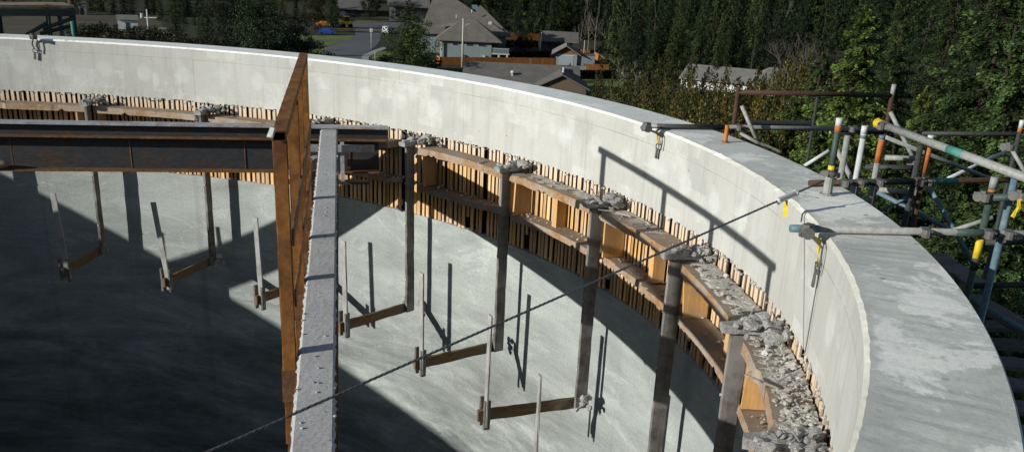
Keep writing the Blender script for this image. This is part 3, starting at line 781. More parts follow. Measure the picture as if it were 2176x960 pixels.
# deck boards low down outside the rim
for p_, q_, z_ in (((1985, 542), (2075, 604), -1.0), ((2060, 628), (2230, 730), -1.25), ((2070, 690), (2240, 698), -1.45), ((2080, 728), (2240, 738), -1.45), ((2090, 768), (2240, 780), -1.46), ((2100, 812), (2240, 826), -1.45), ((2100, 860), (2240, 874), -1.46), ((2110, 912), (2250, 928), -1.45)):
    MB().rbar(onz(*p_, z_), onz(*q_, z_), .23, .04, n=8, j=.004).build('deck_board', 'board', sca)
# anchor post on the rim that carries the cable
ab = onz(1757, 414, 0)
ap = thing('anchor_post', ab, 'short green tube standing on the rim in a grey socket, yellow band', 'post')
zt = zfor(ab.x, ab.y, 251)
shade(MB().tube((ab.x, ab.y, .05), (ab.x, ab.y, zt), TR, 14).build('tube', 'tubeg', ap))
for y0, y1, mt in ((251, 268, 'white'), (268, 280, 'orange'), (352, 372, 'yellow')):
    shade(MB().tube((ab.x, ab.y, zfor(ab.x, ab.y, y1)), (ab.x, ab.y, zfor(ab.x, ab.y, y0)+.001), TR+.0016, 14).build('paint_band', mt, ap))
m = MB(); m.tube((ab.x, ab.y, .0), (ab.x, ab.y, .17), .036, 12, .031); m.tube((ab.x, ab.y, .002), (ab.x, ab.y, .012), .055, 12)
m.build('socket', 'tube', ap)
m = MB(); m.box((ab.x, ab.y, .165), .15, .04, .04); m.box((ab.x, ab.y, .15), .05, .13, .035); m.chunk((ab.x-.05, ab.y-.03, .17), .035); m.build('clamp', 'clamp', ap)
# orange stub on the rim
sb = onz(1541, 303, 0); st = thing('orange_stub', sb, 'short orange painted stub pipe standing on the rim below the tube clamp', 'stub pipe')
MB().tube(sb, (sb.x, sb.y, zfor(sb.x, sb.y, 266)), .019, 12).build('pipe', 'orange', st)
MB().tube(sb, sb+Vector((0, 0, .012)), .034, 12).build('foot', 'rust2', st)
# rope lying along the outer edge
m = MB(); pts = [at(1611, 304, 10.2)]
for x, y in ((1620, 307), (1633, 311), (1646, 317), (1658, 323)): pts.append(onz(x, y, .012))
m.path(pts, .012, 6); tag(m.build('rope', 'strap'), 'twisted grey rope lying on the outer edge of the rim', 'rope')

# hooks and ratchet straps hanging over the inner edge
def hook(px, z, ln, label, name, yel=True, seed=1, r=9.0):
    p = onz(px[0], px[1], z); t = thing(name, p, label, 'strap'); rnd = random.Random(seed)
    rad_ = Vector((p.x, p.y, 0)).normalized(); tg = Vector((rad_.y, -rad_.x, 0)); q = rad_*(r-.03)
    m = MB(); m.tube(p-tg*.045, p+tg*.045, .038, 10); m.box(p+Vector((0, 0, .02)), .07, .05, .06); m.chunk(p-rad_*.03, .045); m.build('clamp', 'clamp', t)
    pts = [p+Vector((0, 0, -.01)), Vector((q.x, q.y, -.03))+tg*-.04, Vector((q.x, q.y, -ln*.35))-tg*.055, Vector((q.x, q.y, -ln*.6))-tg*.03]
    m = MB(); m.path(pts, .011, 6); m.build('loop', 'yellow' if yel else 'strap', t)
    e = pts[-1]; m = MB()
    m.path([e+tg*.03*math.cos(k*.7)+Vector((0, 0, -.03+.03*math.sin(k*.7))) for k in range(9)], .007, 6); m.build('ring', 'clamp', t)
    m = MB(); m.rbar(e+Vector((0, 0, -.05)), e+Vector((0, 0, -.05-ln*.45))-tg*.01, .035, .012, up=rad_, n=3, j=.002); m.build('bar', 'strap', t)
    m = MB(); m.path([p+tg*.03, Vector((q.x, q.y, -.05))+tg*.05, Vector((q.x, q.y, -ln*.5))+tg*.055, Vector((q.x, q.y, -ln*.85))+tg*.04], .008, 5)
    m.build('tail', 'strap', t)
    return t
hook((1374, 272), .03, .21, 'grey clamp with a dangling strap on the tube end below the brown rail', 'strap_clamp', True, 1)
hook((1716, 493), .03, .26, 'rusty clamp with yellow hook and hanging bar on the blue tipped tube', 'strap_clamp', True, 2)
hook((71, 79), .03, .24, 'dark clamp with hanging hook on the rim at the far left', 'strap_clamp', False, 3)
# hairline wire hanging from the right clamp down the band
m = MB(); pa_ = onz(1722, 500, .01); ra = Vector((pa_.x, pa_.y, 0)).normalized()
m.path([ra*8.985+Vector((0, 0, -.02)), ra*8.985+Vector((0, 0, -.75))], .0035, 4); tag(m.build('hanging_wire', 'strap'), 'thin dark wire hanging straight down the pale rim from the right clamp', 'wire')

# ------------------------------------------------------------------ scaffold platform outside the rim (far left)
sl = thing('scaffold_platform', at(90, 60, 19)+Vector((0, 0, -8)), 'brown scaffold platform on green tube legs behind the rim at the far left', 'scaffold')
DL = 18.6
a_, b_ = at(-260, 16, DL-.4), at(158, 15, DL); zd = b_.z; a_.z = zd
rr_ = (b_-a_).normalized(); nn_ = Vector((-rr_.y, rr_.x, 0))
if nn_.dot(CAM-a_) > 0: nn_ = -nn_
for i in range(3): MB().rbar(a_+nn_*(.12+i*.24), b_+nn_*(.12+i*.24), .23, .045, n=8, j=.004).build('deck_board', 'ledge', sl)
MB().rbar(a_+Vector((0, 0, -.09)), b_+Vector((0, 0, -.09)), .06, .11, n=8, j=.003).build('bearer', 'tubed', sl)
MB().rbar(at(50, 23, DL)+Vector((0, 0, 0)), at(128, 23, DL)+Vector((0, 0, 0)), .05, .02, n=4, j=.002).build('orange_rail', 'orange', sl)
def sleg(x, y0, y1, mat, r=.03, dd=0):
    p = at(x, y1, DL+dd); zt = zfor(p.x, p.y, y0); shade(MB().tube((p.x, p.y, -9), (p.x, p.y, zt), r, 10).build('standard', mat, sl))
sleg(107, 10, 75, 'tubeg', .035); sleg(132, 22, 76, 'tube', .04, .4); sleg(159, -30, 78, 'tuber', .05, .2); sleg(3, 22, 74, 'tubed', .04, .1)
sleg(157, 46, 80, 'teal', .028, -.15)
for p, q, mt in (((56, 75), (104, 47), 'tubeg'), ((92, 62), (158, 38), 'tubed'), ((86, 72), (150, 56), 'tubed')):
    MB().tube(at(*p, DL-.2), at(*q, DL), .03, 8).build('brace', mt, sl)
# ------------------------------------------------------------------ ground, hill, streets
GZ = -20.0
def gz(x, y):
    r = math.hypot(x, y)
    z = -9.0+(GZ+9.0)*min(1, max(0, (r-16)/60))**.8 if r < 76 else GZ
    a = (math.degrees(math.atan2(x, y))+360) % 360
    if r > 330: z += min(1, (r-330)/500)**1.2*95
    return z
m = MB(); rr = [0, 10, 14, 18, 24, 32, 42, 54, 66, 76, 110, 160, 220, 280, 330, 380, 450, 540, 650, 800, 1000, 1400, 2000, 3000]; NA = 120
for r in rr:
    for i in range(NA):
        a = 2*PI*i/NA; x, y = r*math.sin(a), r*math.cos(a); m.v.append((x, y, gz(x, y) if r > 10 else -9.3))
for k in range(len(rr)-1):
    for i in range(NA): m.f.append((k*NA+i, (k+1)*NA+i, (k+1)*NA+(i+1) % NA, k*NA+(i+1) % NA))
def m_ground():
    g = G('rough_ground'); v = g.coord('Object')
    c = g.ramp(g.noise(v, .035, 8, .68), [(.32, (.020, .022, .011)), (.5, (.042, .044, .020)), (.7, (.075, .062, .036))])
    c = g.mix(g.ramp(g.noise(v, .6, 5, .7), [(.4, .6), (.62, 0)]), c, (.014, .016, .009))
    return g.done(c, .95, g.noise(v, 1.5, 5), .6, .2)
tag(m.build('ground', m_ground(), smooth=True), kind='structure')
def m_asphalt():
    g = G('asphalt'); v = g.coord('Object')
    c = g.ramp(g.noise(v, .12, 6, .65), [(.3, (.085, .088, .092)), (.7, (.135, .138, .142))])
    return g.done(c, .9, g.noise(v, 8, 3), .2, .01)
def m_grass():
    g = G('lawn_grass'); v = g.coord('Object')
    c = g.ramp(g.noise(v, .35, 7, .7), [(.3, (.08, .11, .02)), (.55, (.14, .175, .036)), (.75, (.21, .20, .06))])
    return g.done(c, .95, g.noise(v, 6, 4), .6, .08)
MT.update(asphalt=m_asphalt(), grass=m_grass(), pale=m_plain('pale_pavement', (.30, .30, .29), .9, .2, .4), soil=m_plain('red_brown_soil', (.13, .08, .055), .95, .35, .3))
def patch(name, pix, lift, mat, kind='structure'):
    o = MB().sheet([onz(x, y, GZ+lift) for x, y in pix][::-1]).build(name, mat); me = o.data
    if me.polygons[0].normal.z < 0: me.flip_normals()
    return tag(o, kind=kind)
patch('street', [(640, 135), (655, 112), (700, 98), (738, 86), (755, 76), (755, 62), (735, 60), (738, 47), (910, 47), (910, 60), (818, 61), (812, 78), (800, 97), (780, 112), (768, 135)], .02, 'asphalt')
patch('lawn', [(640, 76), (756, 76), (742, 85), (700, 97), (660, 99), (640, 96)], .03, 'grass')
patch('lawn', [(650, 108), (695, 103), (690, 112), (650, 120)], .03, 'grass')
patch('lawn', [(752, 42), (796, 43), (798, 47), (756, 47)], .03, 'grass')
patch('verge', [(796, 43), (838, 42), (838, 47), (798, 47)], .03, 'soil')
patch('driveway', [(640, 84), (755, 84.5), (752, 88), (640, 91)], .04, 'asphalt')
patch('pavement', [(767, 128), (770, 118), (790, 108), (815, 100), (822, 103), (800, 112), (784, 122), (784, 130)], .04, 'pale')
patch('lawn', [(790, 115), (822, 107), (840, 118), (790, 126)], .05, 'grass')
patch('kerb_line', [(718, 60.6), (822, 60.2), (822, 62.0), (718, 62.4)], .05, 'soil')
patch('lawn', [(1228, 168), (1345, 168), (1370, 232), (1250, 225), (1236, 196)], .03, 'grass')
patch('driveway', [(1219, 140), (1246, 140), (1246, 151), (1224, 148)], .05, 'pale')
patch('field', [(-40, 40), (120, 30), (340, 22), (345, 60), (150, 80), (-40, 80)], .02, m_plain('dry_field', (.075, .068, .042), .95, .3, .08))
patch('garden', [(1068, 84), (1150, 84), (1165, 126), (1068, 126)], .03, m_plain('dark_garden_soil', (.035, .026, .018), .95, .4, .3))

# ------------------------------------------------------------------ houses
def sid(name, c, pitch=.20):
    g = G(name); v = g.coord('Object'); wv = g.n.new('ShaderNodeTexWave'); wv.bands_direction = 'Z'; wv.wave_profile = 'SAW'; wv.inputs['Scale'].default_value = 1/pitch/6.28*3.14; g.l.new(v, wv.inputs[0])
    cc = g.mix(g.ramp(wv.outputs[0], [(0, .35), (.2, 0)]), c, tuple(x*.5 for x in c))
    cc = g.mix(g.ramp(g.noise(v, .8, 4), [(.35, .35), (.6, 0)]), cc, tuple(x*.7 for x in c))
    return g.done(cc, .8)
def shingle(name, c):
    g = G(name); v = g.coord('Object')
    cc = g.ramp(g.noise(v, .5, 7, .72), [(.3, tuple(x*.72 for x in c)), (.7, tuple(x*1.25 for x in c))])
    cc = g.mix(g.ramp(g.noise(v, 9, 3, .6), [(.4, .5), (.6, 0)]), cc, tuple(x*.55 for x in c))
    return g.done(cc, .9, g.noise(v, 12, 3), .4, .03)
MT.update(blue_sid=sid('grey_blue_siding', (.20, .245, .245)), dark_sid=sid('dark_siding', (.07, .075, .08)), white_sid=sid('white_siding', (.72, .72, .71)), brown_sid=sid('brown_siding', (.13, .095, .07)),
          roof=shingle('grey_shingle', (.155, .138, .12)), roof2=shingle('dark_grey_shingle', (.145, .137, .125)), roof3=shingle('pale_shingle', (.21, .20, .18)),
          glass=G('dark_glass').done((.03, .045, .06), .12), trim=m_plain('cream_trim', (.50, .48, .42), .7, .1), fence=m_wood('orange_fence_wood', (.26, .095, .022), (.46, .19, .055), (.6, .6, .2), None, .3),
          metalw=m_plain('pale_galvanised', (.42, .43, .43), .5, .15), pole=m_wood('pale_pole_wood', (.34, .32, .28), (.52, .50, .45), (3, 3, .3), None, .1))
def basis(px, py, z=GZ):                                # a house stands square to the view at this pixel
    p = onz(px, py, z); d = Vector((p.x-CAM.x, p.y-CAM.y, 0)).normalized()
    return p, math.atan2(d.y, d.x)-PI/2, (p-CAM).length/FPX   # point, yaw, metres per target pixel
def lbox(m, x0, x1, y0, y1, z0, z1): return m.add([(x0, y0, z0), (x1, y0, z0), (x1, y1, z0), (x0, y1, z0), (x0, y0, z1), (x1, y0, z1), (x1, y1, z1), (x0, y1, z1)], [(3, 2, 1, 0), (4, 5, 6, 7), (0, 1, 5, 4), (1, 2, 6, 5), (2, 3, 7, 6), (3, 0, 4, 7)])
def hip(x0, x1, y0, y1, z, zr, rx0, rx1, ry=None, t=.22):
    ry = (y0+y1)/2 if ry is None else ry
    V = [(x0, y0, z), (x1, y0, z), (x1, y1, z), (x0, y1, z), (rx0, ry, zr), (rx1, ry, zr)]
    V += [(a, b, c-t) for a, b, c in V[:4]]
    return MB().add(V, [(0, 1, 5, 4), (1, 2, 5), (2, 3, 4, 5), (3, 0, 4), (1, 0, 6, 7), (2, 1, 7, 8), (3, 2, 8, 9), (0, 3, 9, 6), (6, 9, 8, 7)])
def gable_x(x0, x1, y0, y1, z, zr, t=.2):               # ridge along x
    ym = (y0+y1)/2
    V = [(x0, y0, z), (x1, y0, z), (x1, y1, z), (x0, y1, z), (x0, ym, zr), (x1, ym, zr)]; V += [(a, b, c-t) for a, b, c in V]
    return MB().add(V, [(0, 1, 5, 4), (2, 3, 4, 5), (6, 10, 11, 7), (8, 11, 10, 9), (1, 0, 6, 7), (3, 2, 8, 9), (0, 4, 10, 6), (4, 3, 9, 10), (5, 1, 7, 11), (2, 5, 11, 8)])
def gable_y(x0, x1, y0, y1, z, zr, t=.2):               # ridge along y, gable toward the viewer
    xm = (x0+x1)/2
    V = [(x0, y0, z), (x1, y0, z), (x1, y1, z), (x0, y1, z), (xm, y0, zr), (xm, y1, zr)]; V += [(a, b, c-t) for a, b, c in V]
    return MB().add(V, [(0, 4, 5, 3), (1, 2, 5, 4), (6, 9, 11, 10), (7, 10, 11, 8), (0, 6, 10, 4), (4, 10, 7, 1), (3, 5, 11, 9), (5, 2, 8, 11), (0, 3, 9, 6), (2, 1, 7, 8)])
def prism_y(x0, x1, y, y1, z, zr): 
    xm = (x0+x1)/2
    return MB().add([(x0, y, z), (x1, y, z), (xm, y, zr), (x0, y1, z), (x1, y1, z), (xm, y1, zr)], [(0, 1, 2), (5, 4, 3), (1, 0, 3, 4), (2, 1, 4, 5), (0, 2, 5, 3)])
def P(m, name, mat, par): return m.build(name, mat, par, world=False, loc=None)
def B1(x0, x1, y0, y1, z0, z1): return lbox(MB(), x0, x1, y0, y1, z0, z1)
def windw(par, x0, x1, y, z0, z1, fr='trim'):
    f = P(lbox(MB(), x0-.08, x1+.08, y-.06, y+.02, z0-.08, z1+.08), 'window', fr, par); P(lbox(MB(), x0, x1, y-.075, y-.05, z0, z1), 'pane', 'glass', f)

# the big house behind the orange fence
p, yw, s = basis(985, 124); h = thing('big_house', p, 'large grey blue house with sprawling grey hip roofs behind the utility pole', 'house', rz=yw)
X = lambda px: (px-985)*s
P(B1(X(937), X(1041), 0, 9, 0, 3.55), 'wall', 'blue_sid', h)
P(hip(X(928), X(1061), -.9, 11.5, 3.75, 8.2, X(985), X(1003), 4.6), 'roof', 'roof', h)
P(B1(X(895), X(1072), 9, 24, 0, 4.6), 'rear_wall', 'blue_sid', h)
P(hip(X(893), X(1083), 8.0, 26, 4.4, 11.6, X(917), X(962), 17.5), 'roof', 'roof', h)
P(hip(X(985), X(1082), 9.5, 21, 4.6, 10.3, X(1016), X(1019), 15), 'roof', 'roof', h)
P(MB().sheet([(X(935), 8.4, 5.55), (X(975), 9.6, 6.4), (X(975), 10.4, 6.8), (X(937), 9.4, 6.1)]), 'roof_patch', 'roof3', h)
P(lbox(MB(), X(1000), X(1012), 16, 17.5, 9.2, 10.3), 'tarpaulin', 'tubeb', h)
sd_ = P(MB().tube((X(1038), 9.0, 6.9), (X(1038), 8.75, 7.0), .42, 14), 'skylight_dome', 'metalw', h)
for a0, a1 in ((962, 973), (990, 1004), (1014, 1030)): windw(h, X(a0), X(a1), 0, 2.55, 3.2)
P(lbox(MB(), X(938), X(940.5), -.6, -.35, 0, 3.6), 'porch_post', 'trim', h)
P(B1(X(1041), X(1056), 1.2, 6, 0, 3.5), 'balcony_recess', 'dark_sid', h)
P(lbox(MB(), X(1042), X(1077), -.9, 3, 1.15, 1.38), 'balcony_floor', 'trim', h)
for q in (1054, 1071): P(lbox(MB(), X(q), X(q)+.35, -.85, -.5, 0, 1.15), 'balcony_post', 'trim', h)
P(lbox(MB(), X(1043), X(1076), -.88, -.84, 1.42, 2.35), 'balcony_glass', m_plain('railing_glass', (.13, .17, .19), .2, .1), h)
P(lbox(MB(), X(1042.5), X(1076.5), -.9, -.82, 2.38, 2.46), 'balcony_rail', 'trim', h)
P(lbox(MB(), X(1023), X(1029), -.5, -.05, 0, .8), 'heat_pump', 'metalw', h)
P(lbox(MB(), X(984), X(988), -.4, -.05, 0, .75), 'bin', 'dark_sid', h)
for q in ((X(1000), 11.6, 8.8), (X(968), 10.5, 7.6)): P(MB().tube(q, (q[0], q[1], q[2]+.7), .12, 8), 'vent_pipe', 'metalw', h)

# low house right behind the rim
p, yw, s = basis(1100, 196, GZ); h = thing('low_house', p, 'low brown house with a long grey roof just behind the rim', 'house', rz=yw)
X = lambda px: (px-1100)*s
P(B1(X(990), X(1205), 0, 10, 0, 1.9), 'wall', 'brown_sid', h)
P(gable_x(X(985), X(1190), -.8, 11.6, 1.5, 4.15), 'roof', 'roof2', h)
P(gable_x(X(1186), X(1229), 2.0, 13.0, 1.4, 3.9), 'roof', 'roof2', h)
gm = prism_y(X(1139), X(1236), -4.4, 5, 1.5, 3.5); P(gm, 'gable_wall', 'brown_sid', h)
P(B1(X(1139), X(1236), -4.4, 3, -1, 1.5), 'wall', 'brown_sid', h)
P(gable_y(X(1132), X(1243), -5.0, 6.0, 1.55, 3.75), 'roof', 'roof', h)
P(MB().tube((X(1190), -1.2, 3.0), (X(1190), -1.2, 4.5), .18, 10), 'flue', 'white', h)
P(lbox(MB(), X(1122), X(1126.5), 5.6, 6.3, 3.6, 5.0), 'chimney', m_plain('chimney_brick', (.13, .075, .06), .9, .3, 6), h)
tv = P(MB().tube((X(1088), 1.6, 2.2), (X(1088), 1.6, 2.9), .2, 10), 'turbine_vent', 'metalw', h)
tv2 = MB(); V, F = ICO[2]; tv2.add([(X(1088)+v[0]*.42, 1.6+v[1]*.42, 3.05+v[2]*.32) for v in V], F); P(tv2, 'vent_cap', 'metalw', tv)

# house with the plain grey roof and the garage in front of it
p, yw, s = basis(1187, 112); h = thing('rear_house', p, 'small house with a plain grey roof and pale gable end above the garage', 'house', rz=yw)
X = lambda px: (px-1187)*s
P(B1(X(1150), X(1214), 0, 8, 0, 2.6), 'wall', 'dark_sid', h)
P(gable_x(X(1152), X(1226), -1.0, 9, 2.6, 4.6), 'roof', 'roof2', h)
P(MB().add([(X(1151), -.3, 0), (X(1151), 8.3, 0), (X(1151), 8.3, 2.5), (X(1151), 4, 4.3), (X(1151), -.3, 2.5), (X(1148.5), 0, 0), (X(1148.5), 8, 0), (X(1148.5), 8, 2.4), (X(1148.5), 4, 4.1), (X(1148.5), 0, 2.4)], [(0, 1, 2, 3, 4), (9, 8, 7, 6, 5), (0, 4, 9, 5), (4, 3, 8, 9), (3, 2, 7, 8)]), 'gable_end', 'trim', h)
windw(h, X(1165), X(1172), 0, 1.0, 2.0, 'dark_sid')
p, yw, s = basis(1200, 139); h = thing('garage', p, 'grey blue garage with a wide pale door and brown wooden gable', 'garage', rz=yw)
X = lambda px: (px-1200)*s
P(B1(X(1181), X(1224), 0, 8, 0, 2.35), 'wall', 'blue_sid', h)
P(prism_y(X(1181), X(1224), 0, 7, 2.35, 3.7), 'gable_wall', m_plain('red_brown_boards', (.20, .075, .035), .85, .3, 2), h)
P(gable_y(X(1172), X(1231), -.9, 9, 2.3, 4.1), 'roof', 'roof3', h)
d_ = P(lbox(MB(), X(1187), X(1217), -.05, .02, 0, 2.0), 'garage_door', sid('garage_door_panel', (.27, .31, .32), .5), h)
P(lbox(MB(), X(1186), X(1218), -.03, .015, 2.0, 2.12), 'door_frame', 'trim', h)
P(lbox(MB(), X(1226), X(1260), .6, 3.5, 0, 2.25), 'lean_to', sid('grey_cladding', (.16, .185, .20), .9), h)
P(lbox(MB(), X(1225.5), X(1260.5), .4, 3.6, 2.25, 2.33), 'lean_to_roof', 'roof2', h)

# white gabled house and a hipped roof among the shrubs on the right
p, yw, s = basis(1500, 192); h = thing('white_gable_house', p, 'house with a bright white gable end and grey roof among the shrubs', 'house', rz=yw-.25)
X = lambda px: (px-1500)*s
P(B1(X(1448), X(1582), 0, 9, 0, 2.0), 'wall', 'white_sid', h)
P(gable_x(X(1444), X(1590), -.9, 10, 1.9, 4.0), 'roof', 'roof3', h)
P(MB().add([(X(1448)-.02, 0, 0), (X(1448)-.02, 9, 0), (X(1448)-.02, 9, 1.8), (X(1448)-.02, 4.5, 3.6), (X(1448)-.02, 0, 1.8), (X(1448)-.1, 0, 0), (X(1448)-.1, 9, 0), (X(1448)-.1, 9, 1.8), (X(1448)-.1, 4.5, 3.6), (X(1448)-.1, 0, 1.8)], [(0, 1, 2, 3, 4), (9, 8, 7, 6, 5), (0, 4, 9, 5), (1, 0, 5, 6), (2, 1, 6, 7), (3, 2, 7, 8), (4, 3, 8, 9)]), 'gable_end', 'white_sid', h)
windw(h, X(1470), X(1480), 0, .7, 1.6)
p, yw, s = basis(1650, 205); h = thing('hipped_house', p, 'house with a pale grey hipped roof partly hidden by the bare purple tree', 'house', rz=yw+.2)
X = lambda px: (px-1650)*s
P(B1(X(1605), X(1720), 0, 9, 0, 2.0), 'wall', 'white_sid', h); P(hip(X(1598), X(1728), -.8, 10, 1.9, 4.6, X(1640), X(1680)), 'roof', 'roof3', h); windw(h, X(1618), X(1630), 0, .7, 1.6)
# grey house and dark house across the street
p, yw, s = basis(868, 47); h = thing('grey_house', p, 'tall plain grey house at the end of the street behind the street tree', 'house', rz=yw)
X = lambda px: (px-868)*s
P(B1(X(830), X(906), 0, 12, 0, 4.5), 'wall', m_plain('grey_render', (.14, .135, .13), .9, .12, .3), h); P(gable_x(X(826), X(910), -1.5, 14, 4.6, 9.4), 'roof', 'roof2', h); windw(h, X(842), X(850), 0, 1.2, 2.4)
P(lbox(MB(), X(848), X(890), -.06, .02, 0, 2.3), 'garage_door', 'roof3', h)
p, yw, s = basis(752, 40); h = thing('dark_house', p, 'dark timber house in the shade beyond the parked vehicles', 'house', rz=yw+.1)
X = lambda px: (px-752)*s
P(B1(X(722), X(782), 0, 10, 0, 3.0), 'wall', 'dark_sid', h); P(gable_x(X(718), X(786), -1, 11, 2.9, 6.2), 'roof', 'roof2', h); windw(h, X(735), X(745), 0, 1.0, 2.2, 'dark_sid'); windw(h, X(757), X(764), 0, 1.0, 2.2, 'dark_sid')

# ------------------------------------------------------------------ fences
def fence(a, b, hgt, label, z=GZ):
    a = onz(*a, z); b = onz(*b, z); d = (b-a); L_ = d.length; d.normalize(); f = thing('wooden_fence', a.lerp(b, .5), label, 'fence')
    m = MB(); n_ = max(2, int(L_/.16)); rnd = random.Random(int(a.x*10))
    for i in range(n_):
        q = a+d*(L_*(i+.5)/n_); hh = hgt+rnd.uniform(-.03, .03); m.bar(q, q+Vector((0, 0, hh)), .15, .022, up=Vector((-d.y, d.x, 0)))
    m.build('boards', 'fence', f)
    nrm = Vector((-d.y, d.x, 0)); nrm = nrm if nrm.dot(CAM-a) < 0 else -nrm
    k = max(2, int(L_/2.4))
    for i in range(k+1):
        q = a+d*(L_*i/k)+nrm*.06; MB().bar(q, q+Vector((0, 0, hgt+.06)), .09, .09, up=(1, 0, 0)).build('post', 'fence', f)
    for zz_ in (.3, hgt-.25): MB().bar(a+nrm*.03+Vector((0, 0, zz_)), b+nrm*.03+Vector((0, 0, zz_)), .035, .09).build('rail', 'fence', f)
    return f
fence((934, 138), (1090, 139), 1.55, 'long orange board fence in front of the big grey blue house')
fence((1090, 139), (1181, 140), 1.55, 'orange board fence running from the chimney to the garage wall')
fence((1244, 151), (1293, 152), 1.35, 'short brown board fence right of the pale garage driveway')
fence((1288, 141), (1262, 124), 1.5, 'bright orange fence stepping away behind the short brown fence')
fence((1072, 87), (1146, 88), 1.9, 'far orange fence along the foot of the forest')
fence((1058, 96), (1064, 98), 1.7, 'narrow orange fence panel beside the balcony roof')
fence((1233, 119), (1253, 119.5), 1.4, 'small sunlit orange fence piece beside the tall bare tree')
fence((928, 135), (934, 138), 1.6, 'short orange fence end beside the dark street tree')

# ------------------------------------------------------------------ poles, street things
def pole(px, py, ytop, r, mat, label, name, cat, arm=None):
    p = onz(px, py, GZ); zt = zfor(p.x, p.y, ytop); o = thing(name, p, label, cat)
    m = MB(); m.tube(p, (p.x, p.y, zt), r, 10, r*.75); m.build('pole', mat, o, smooth=True)
    return o, p, zt
o, p, zt = pole(982, 143, 40, .20, 'pole', 'pale wooden utility pole standing before the big grey blue house', 'utility_pole', 'pole')
rx = Vector((RT.x, RT.y, 0)).normalized()
MB().bar(p+Vector((0, 0, 7.6)), p+rx*.9+Vector((0, 0, 8.3)), .06, .06).build('lamp_arm', 'metalw', o); MB().bar(p+rx*.8+Vector((0, 0, 8.28)), p+rx*1.3+Vector((0, 0, 8.34)), .16, .1).build('lamp_head', 'metalw', o)
o, p, zt = pole(1017, 70, 17, .10, 'metalw', 'street lamp rising behind the ridge of the big house roof', 'street_lamp', 'lamp'); MB().bar(Vector((p.x, p.y, zt)), Vector((p.x, p.y, zt))-rx*.9, .35, .16).build('lamp_head', 'metalw', o)
o, p, zt = pole(789, 106, 60, .09, 'metalw', 'grey sign pole at the street corner', 'sign_pole', 'pole'); MB().bar(Vector((p.x, p.y, zt-.5))-rx*.32, Vector((p.x, p.y, zt-.5))+rx*.32, .03, .75).build('sign_plate', 'metalw', o)
pole(797, 131, 108, .07, 'metalw', 'short pale post beside the corner kerb', 'post', 'post')
pole(1240, 124, 86, .10, 'pole', 'thin pale pole beside the garage lean to', 'utility_pole', 'pole')
pole(777, 34, 10, .16, 'pole', 'pale trunk like pole on a soil island across the street', 'utility_pole', 'pole')
o, p, zt = pole(318, 90, 20, .22, 'metalw', 'white utility pole among the dark bushes left of the street', 'utility_pole', 'pole')
MB().bar(p-rx*1.6+Vector((0, 0, 5.0)), p+rx*2.0+Vector((0, 0, 5.2)), .12, .16).build('crossarm', 'white', o); MB().tube(p-rx*1.2+Vector((0, 0, 5.05)), p-rx*1.2+Vector((0, 0, 5.9)), .32, 8).build('transformer', 'white', o)
# white shed glimpsed between bushes, pale wall by the pole
for (px, py, w_, h_, lb) in ((273, 66, 4.6, 3.6, 'white shed glimpsed between the dark bushes on the left'), (327, 88, 5.4, 2.8, 'pale blue white shed at the foot of the white utility pole'), (176, 32, 2.0, 3.4, 'small white hut beside the scaffold platform')):
    p, yw, s = basis(px, py); h = thing('shed', p, lb, 'shed', rz=yw)
    P(B1(-w_/2, w_/2, 0, 3, 0, h_*.75), 'wall', 'white_sid', h); P(gable_x(-w_/2-.2, w_/2+.2, -.3, 3.3, h_*.72, h_), 'roof', 'roof3', h); P(lbox(MB(), -.5, .4, -.04, .02, 0, 1.9), 'door', 'dark_sid', h)
# vehicles
def car(px, py, rz, mat, label, name='parked_car', cat='car', van=False):
    p, yw, s = basis(px, py); o = thing(name, p+Vector((0, 0, .03)), label, cat, rz=yw+rz)
    L_, W_ = 2.25, .88; top = 1.95 if van else 1.42
    prof = [(-L_, .35), (-L_, .85), (-L_*.95, .95), (-L_*.62 if not van else -L_*.98, 1.0), (-L_*.40 if not van else -L_*.95, top), (L_*.28, top), (L_*.55, .98), (L_*.95, .86), (L_, .65), (L_, .35)]
    m = MB(); n_ = len(prof); V = [(x, -W_, z) for x, z in prof]+[(x, W_, z) for x, z in prof]
    V = [(x, y*(.84 if z > 1.1 else 1), z) for x, y, z in V]
    m.add(V, [tuple(range(n_)), tuple(range(2*n_-1, n_-1, -1))]+[(i, n_+i, n_+(i+1) % n_, (i+1) % n_) for i in range(n_)])
    P(m, 'body', mat, o)
    for sy in (-1, 1):
        P(MB().add([(-L_*.36, sy*(W_*.93), 1.02), (L_*.44, sy*(W_*.93), 1.02), (L_*.26, sy*W_*.86, top-.1), (-L_*.34, sy*W_*.86, top-.1)], [(0, 1, 2, 3) if sy < 0 else (3, 2, 1, 0)]), 'side_window', 'glass', o)
        for sx in (-1, 1):
            P(MB().tube((sx*L_*.62, sy*(W_-.18), .33), (sx*L_*.62, sy*(W_+.02), .33), .33, 14), 'wheel', 'back', o)
    P(MB().add([(L_*.31, -W_*.76, top-.04), (L_*.31, W_*.76, top-.04), (L_*.56, W_*.86, 1.02), (L_*.56, -W_*.86, 1.02)], [(0, 3, 2, 1)]), 'windscreen', 'glass', o)
    return o
MT.update(blue=m_plain('blue_car_paint', (.025, .075, .32), .3, .1), carwhite=m_plain('white_car_paint', (.62, .63, .65), .3, .08), cardark=m_plain('dark_car_paint', (.03, .034, .04), .3, .1))
car(695, 74, 0.0, 'blue', 'bright blue car parked across the lawn left of the street')
car(716, 58, .3, 'carwhite', 'white car parked in front of the yellow digger')
car(690, 57, .1, MT['orange'], 'orange car parked left of the white car')
car(823, 72, 1.3, 'carwhite', 'white van half hidden by the street tree', 'parked_van', 'van', True)
car(702, 47, .2, 'cardark', 'dark car parked behind the yellow digger')
p, yw, s = basis(737, 59); o = thing('yellow_digger', p+Vector((0, 0, .03)), 'yellow digger with raised arm parked at the end of the lawn', 'digger', rz=yw+.2)
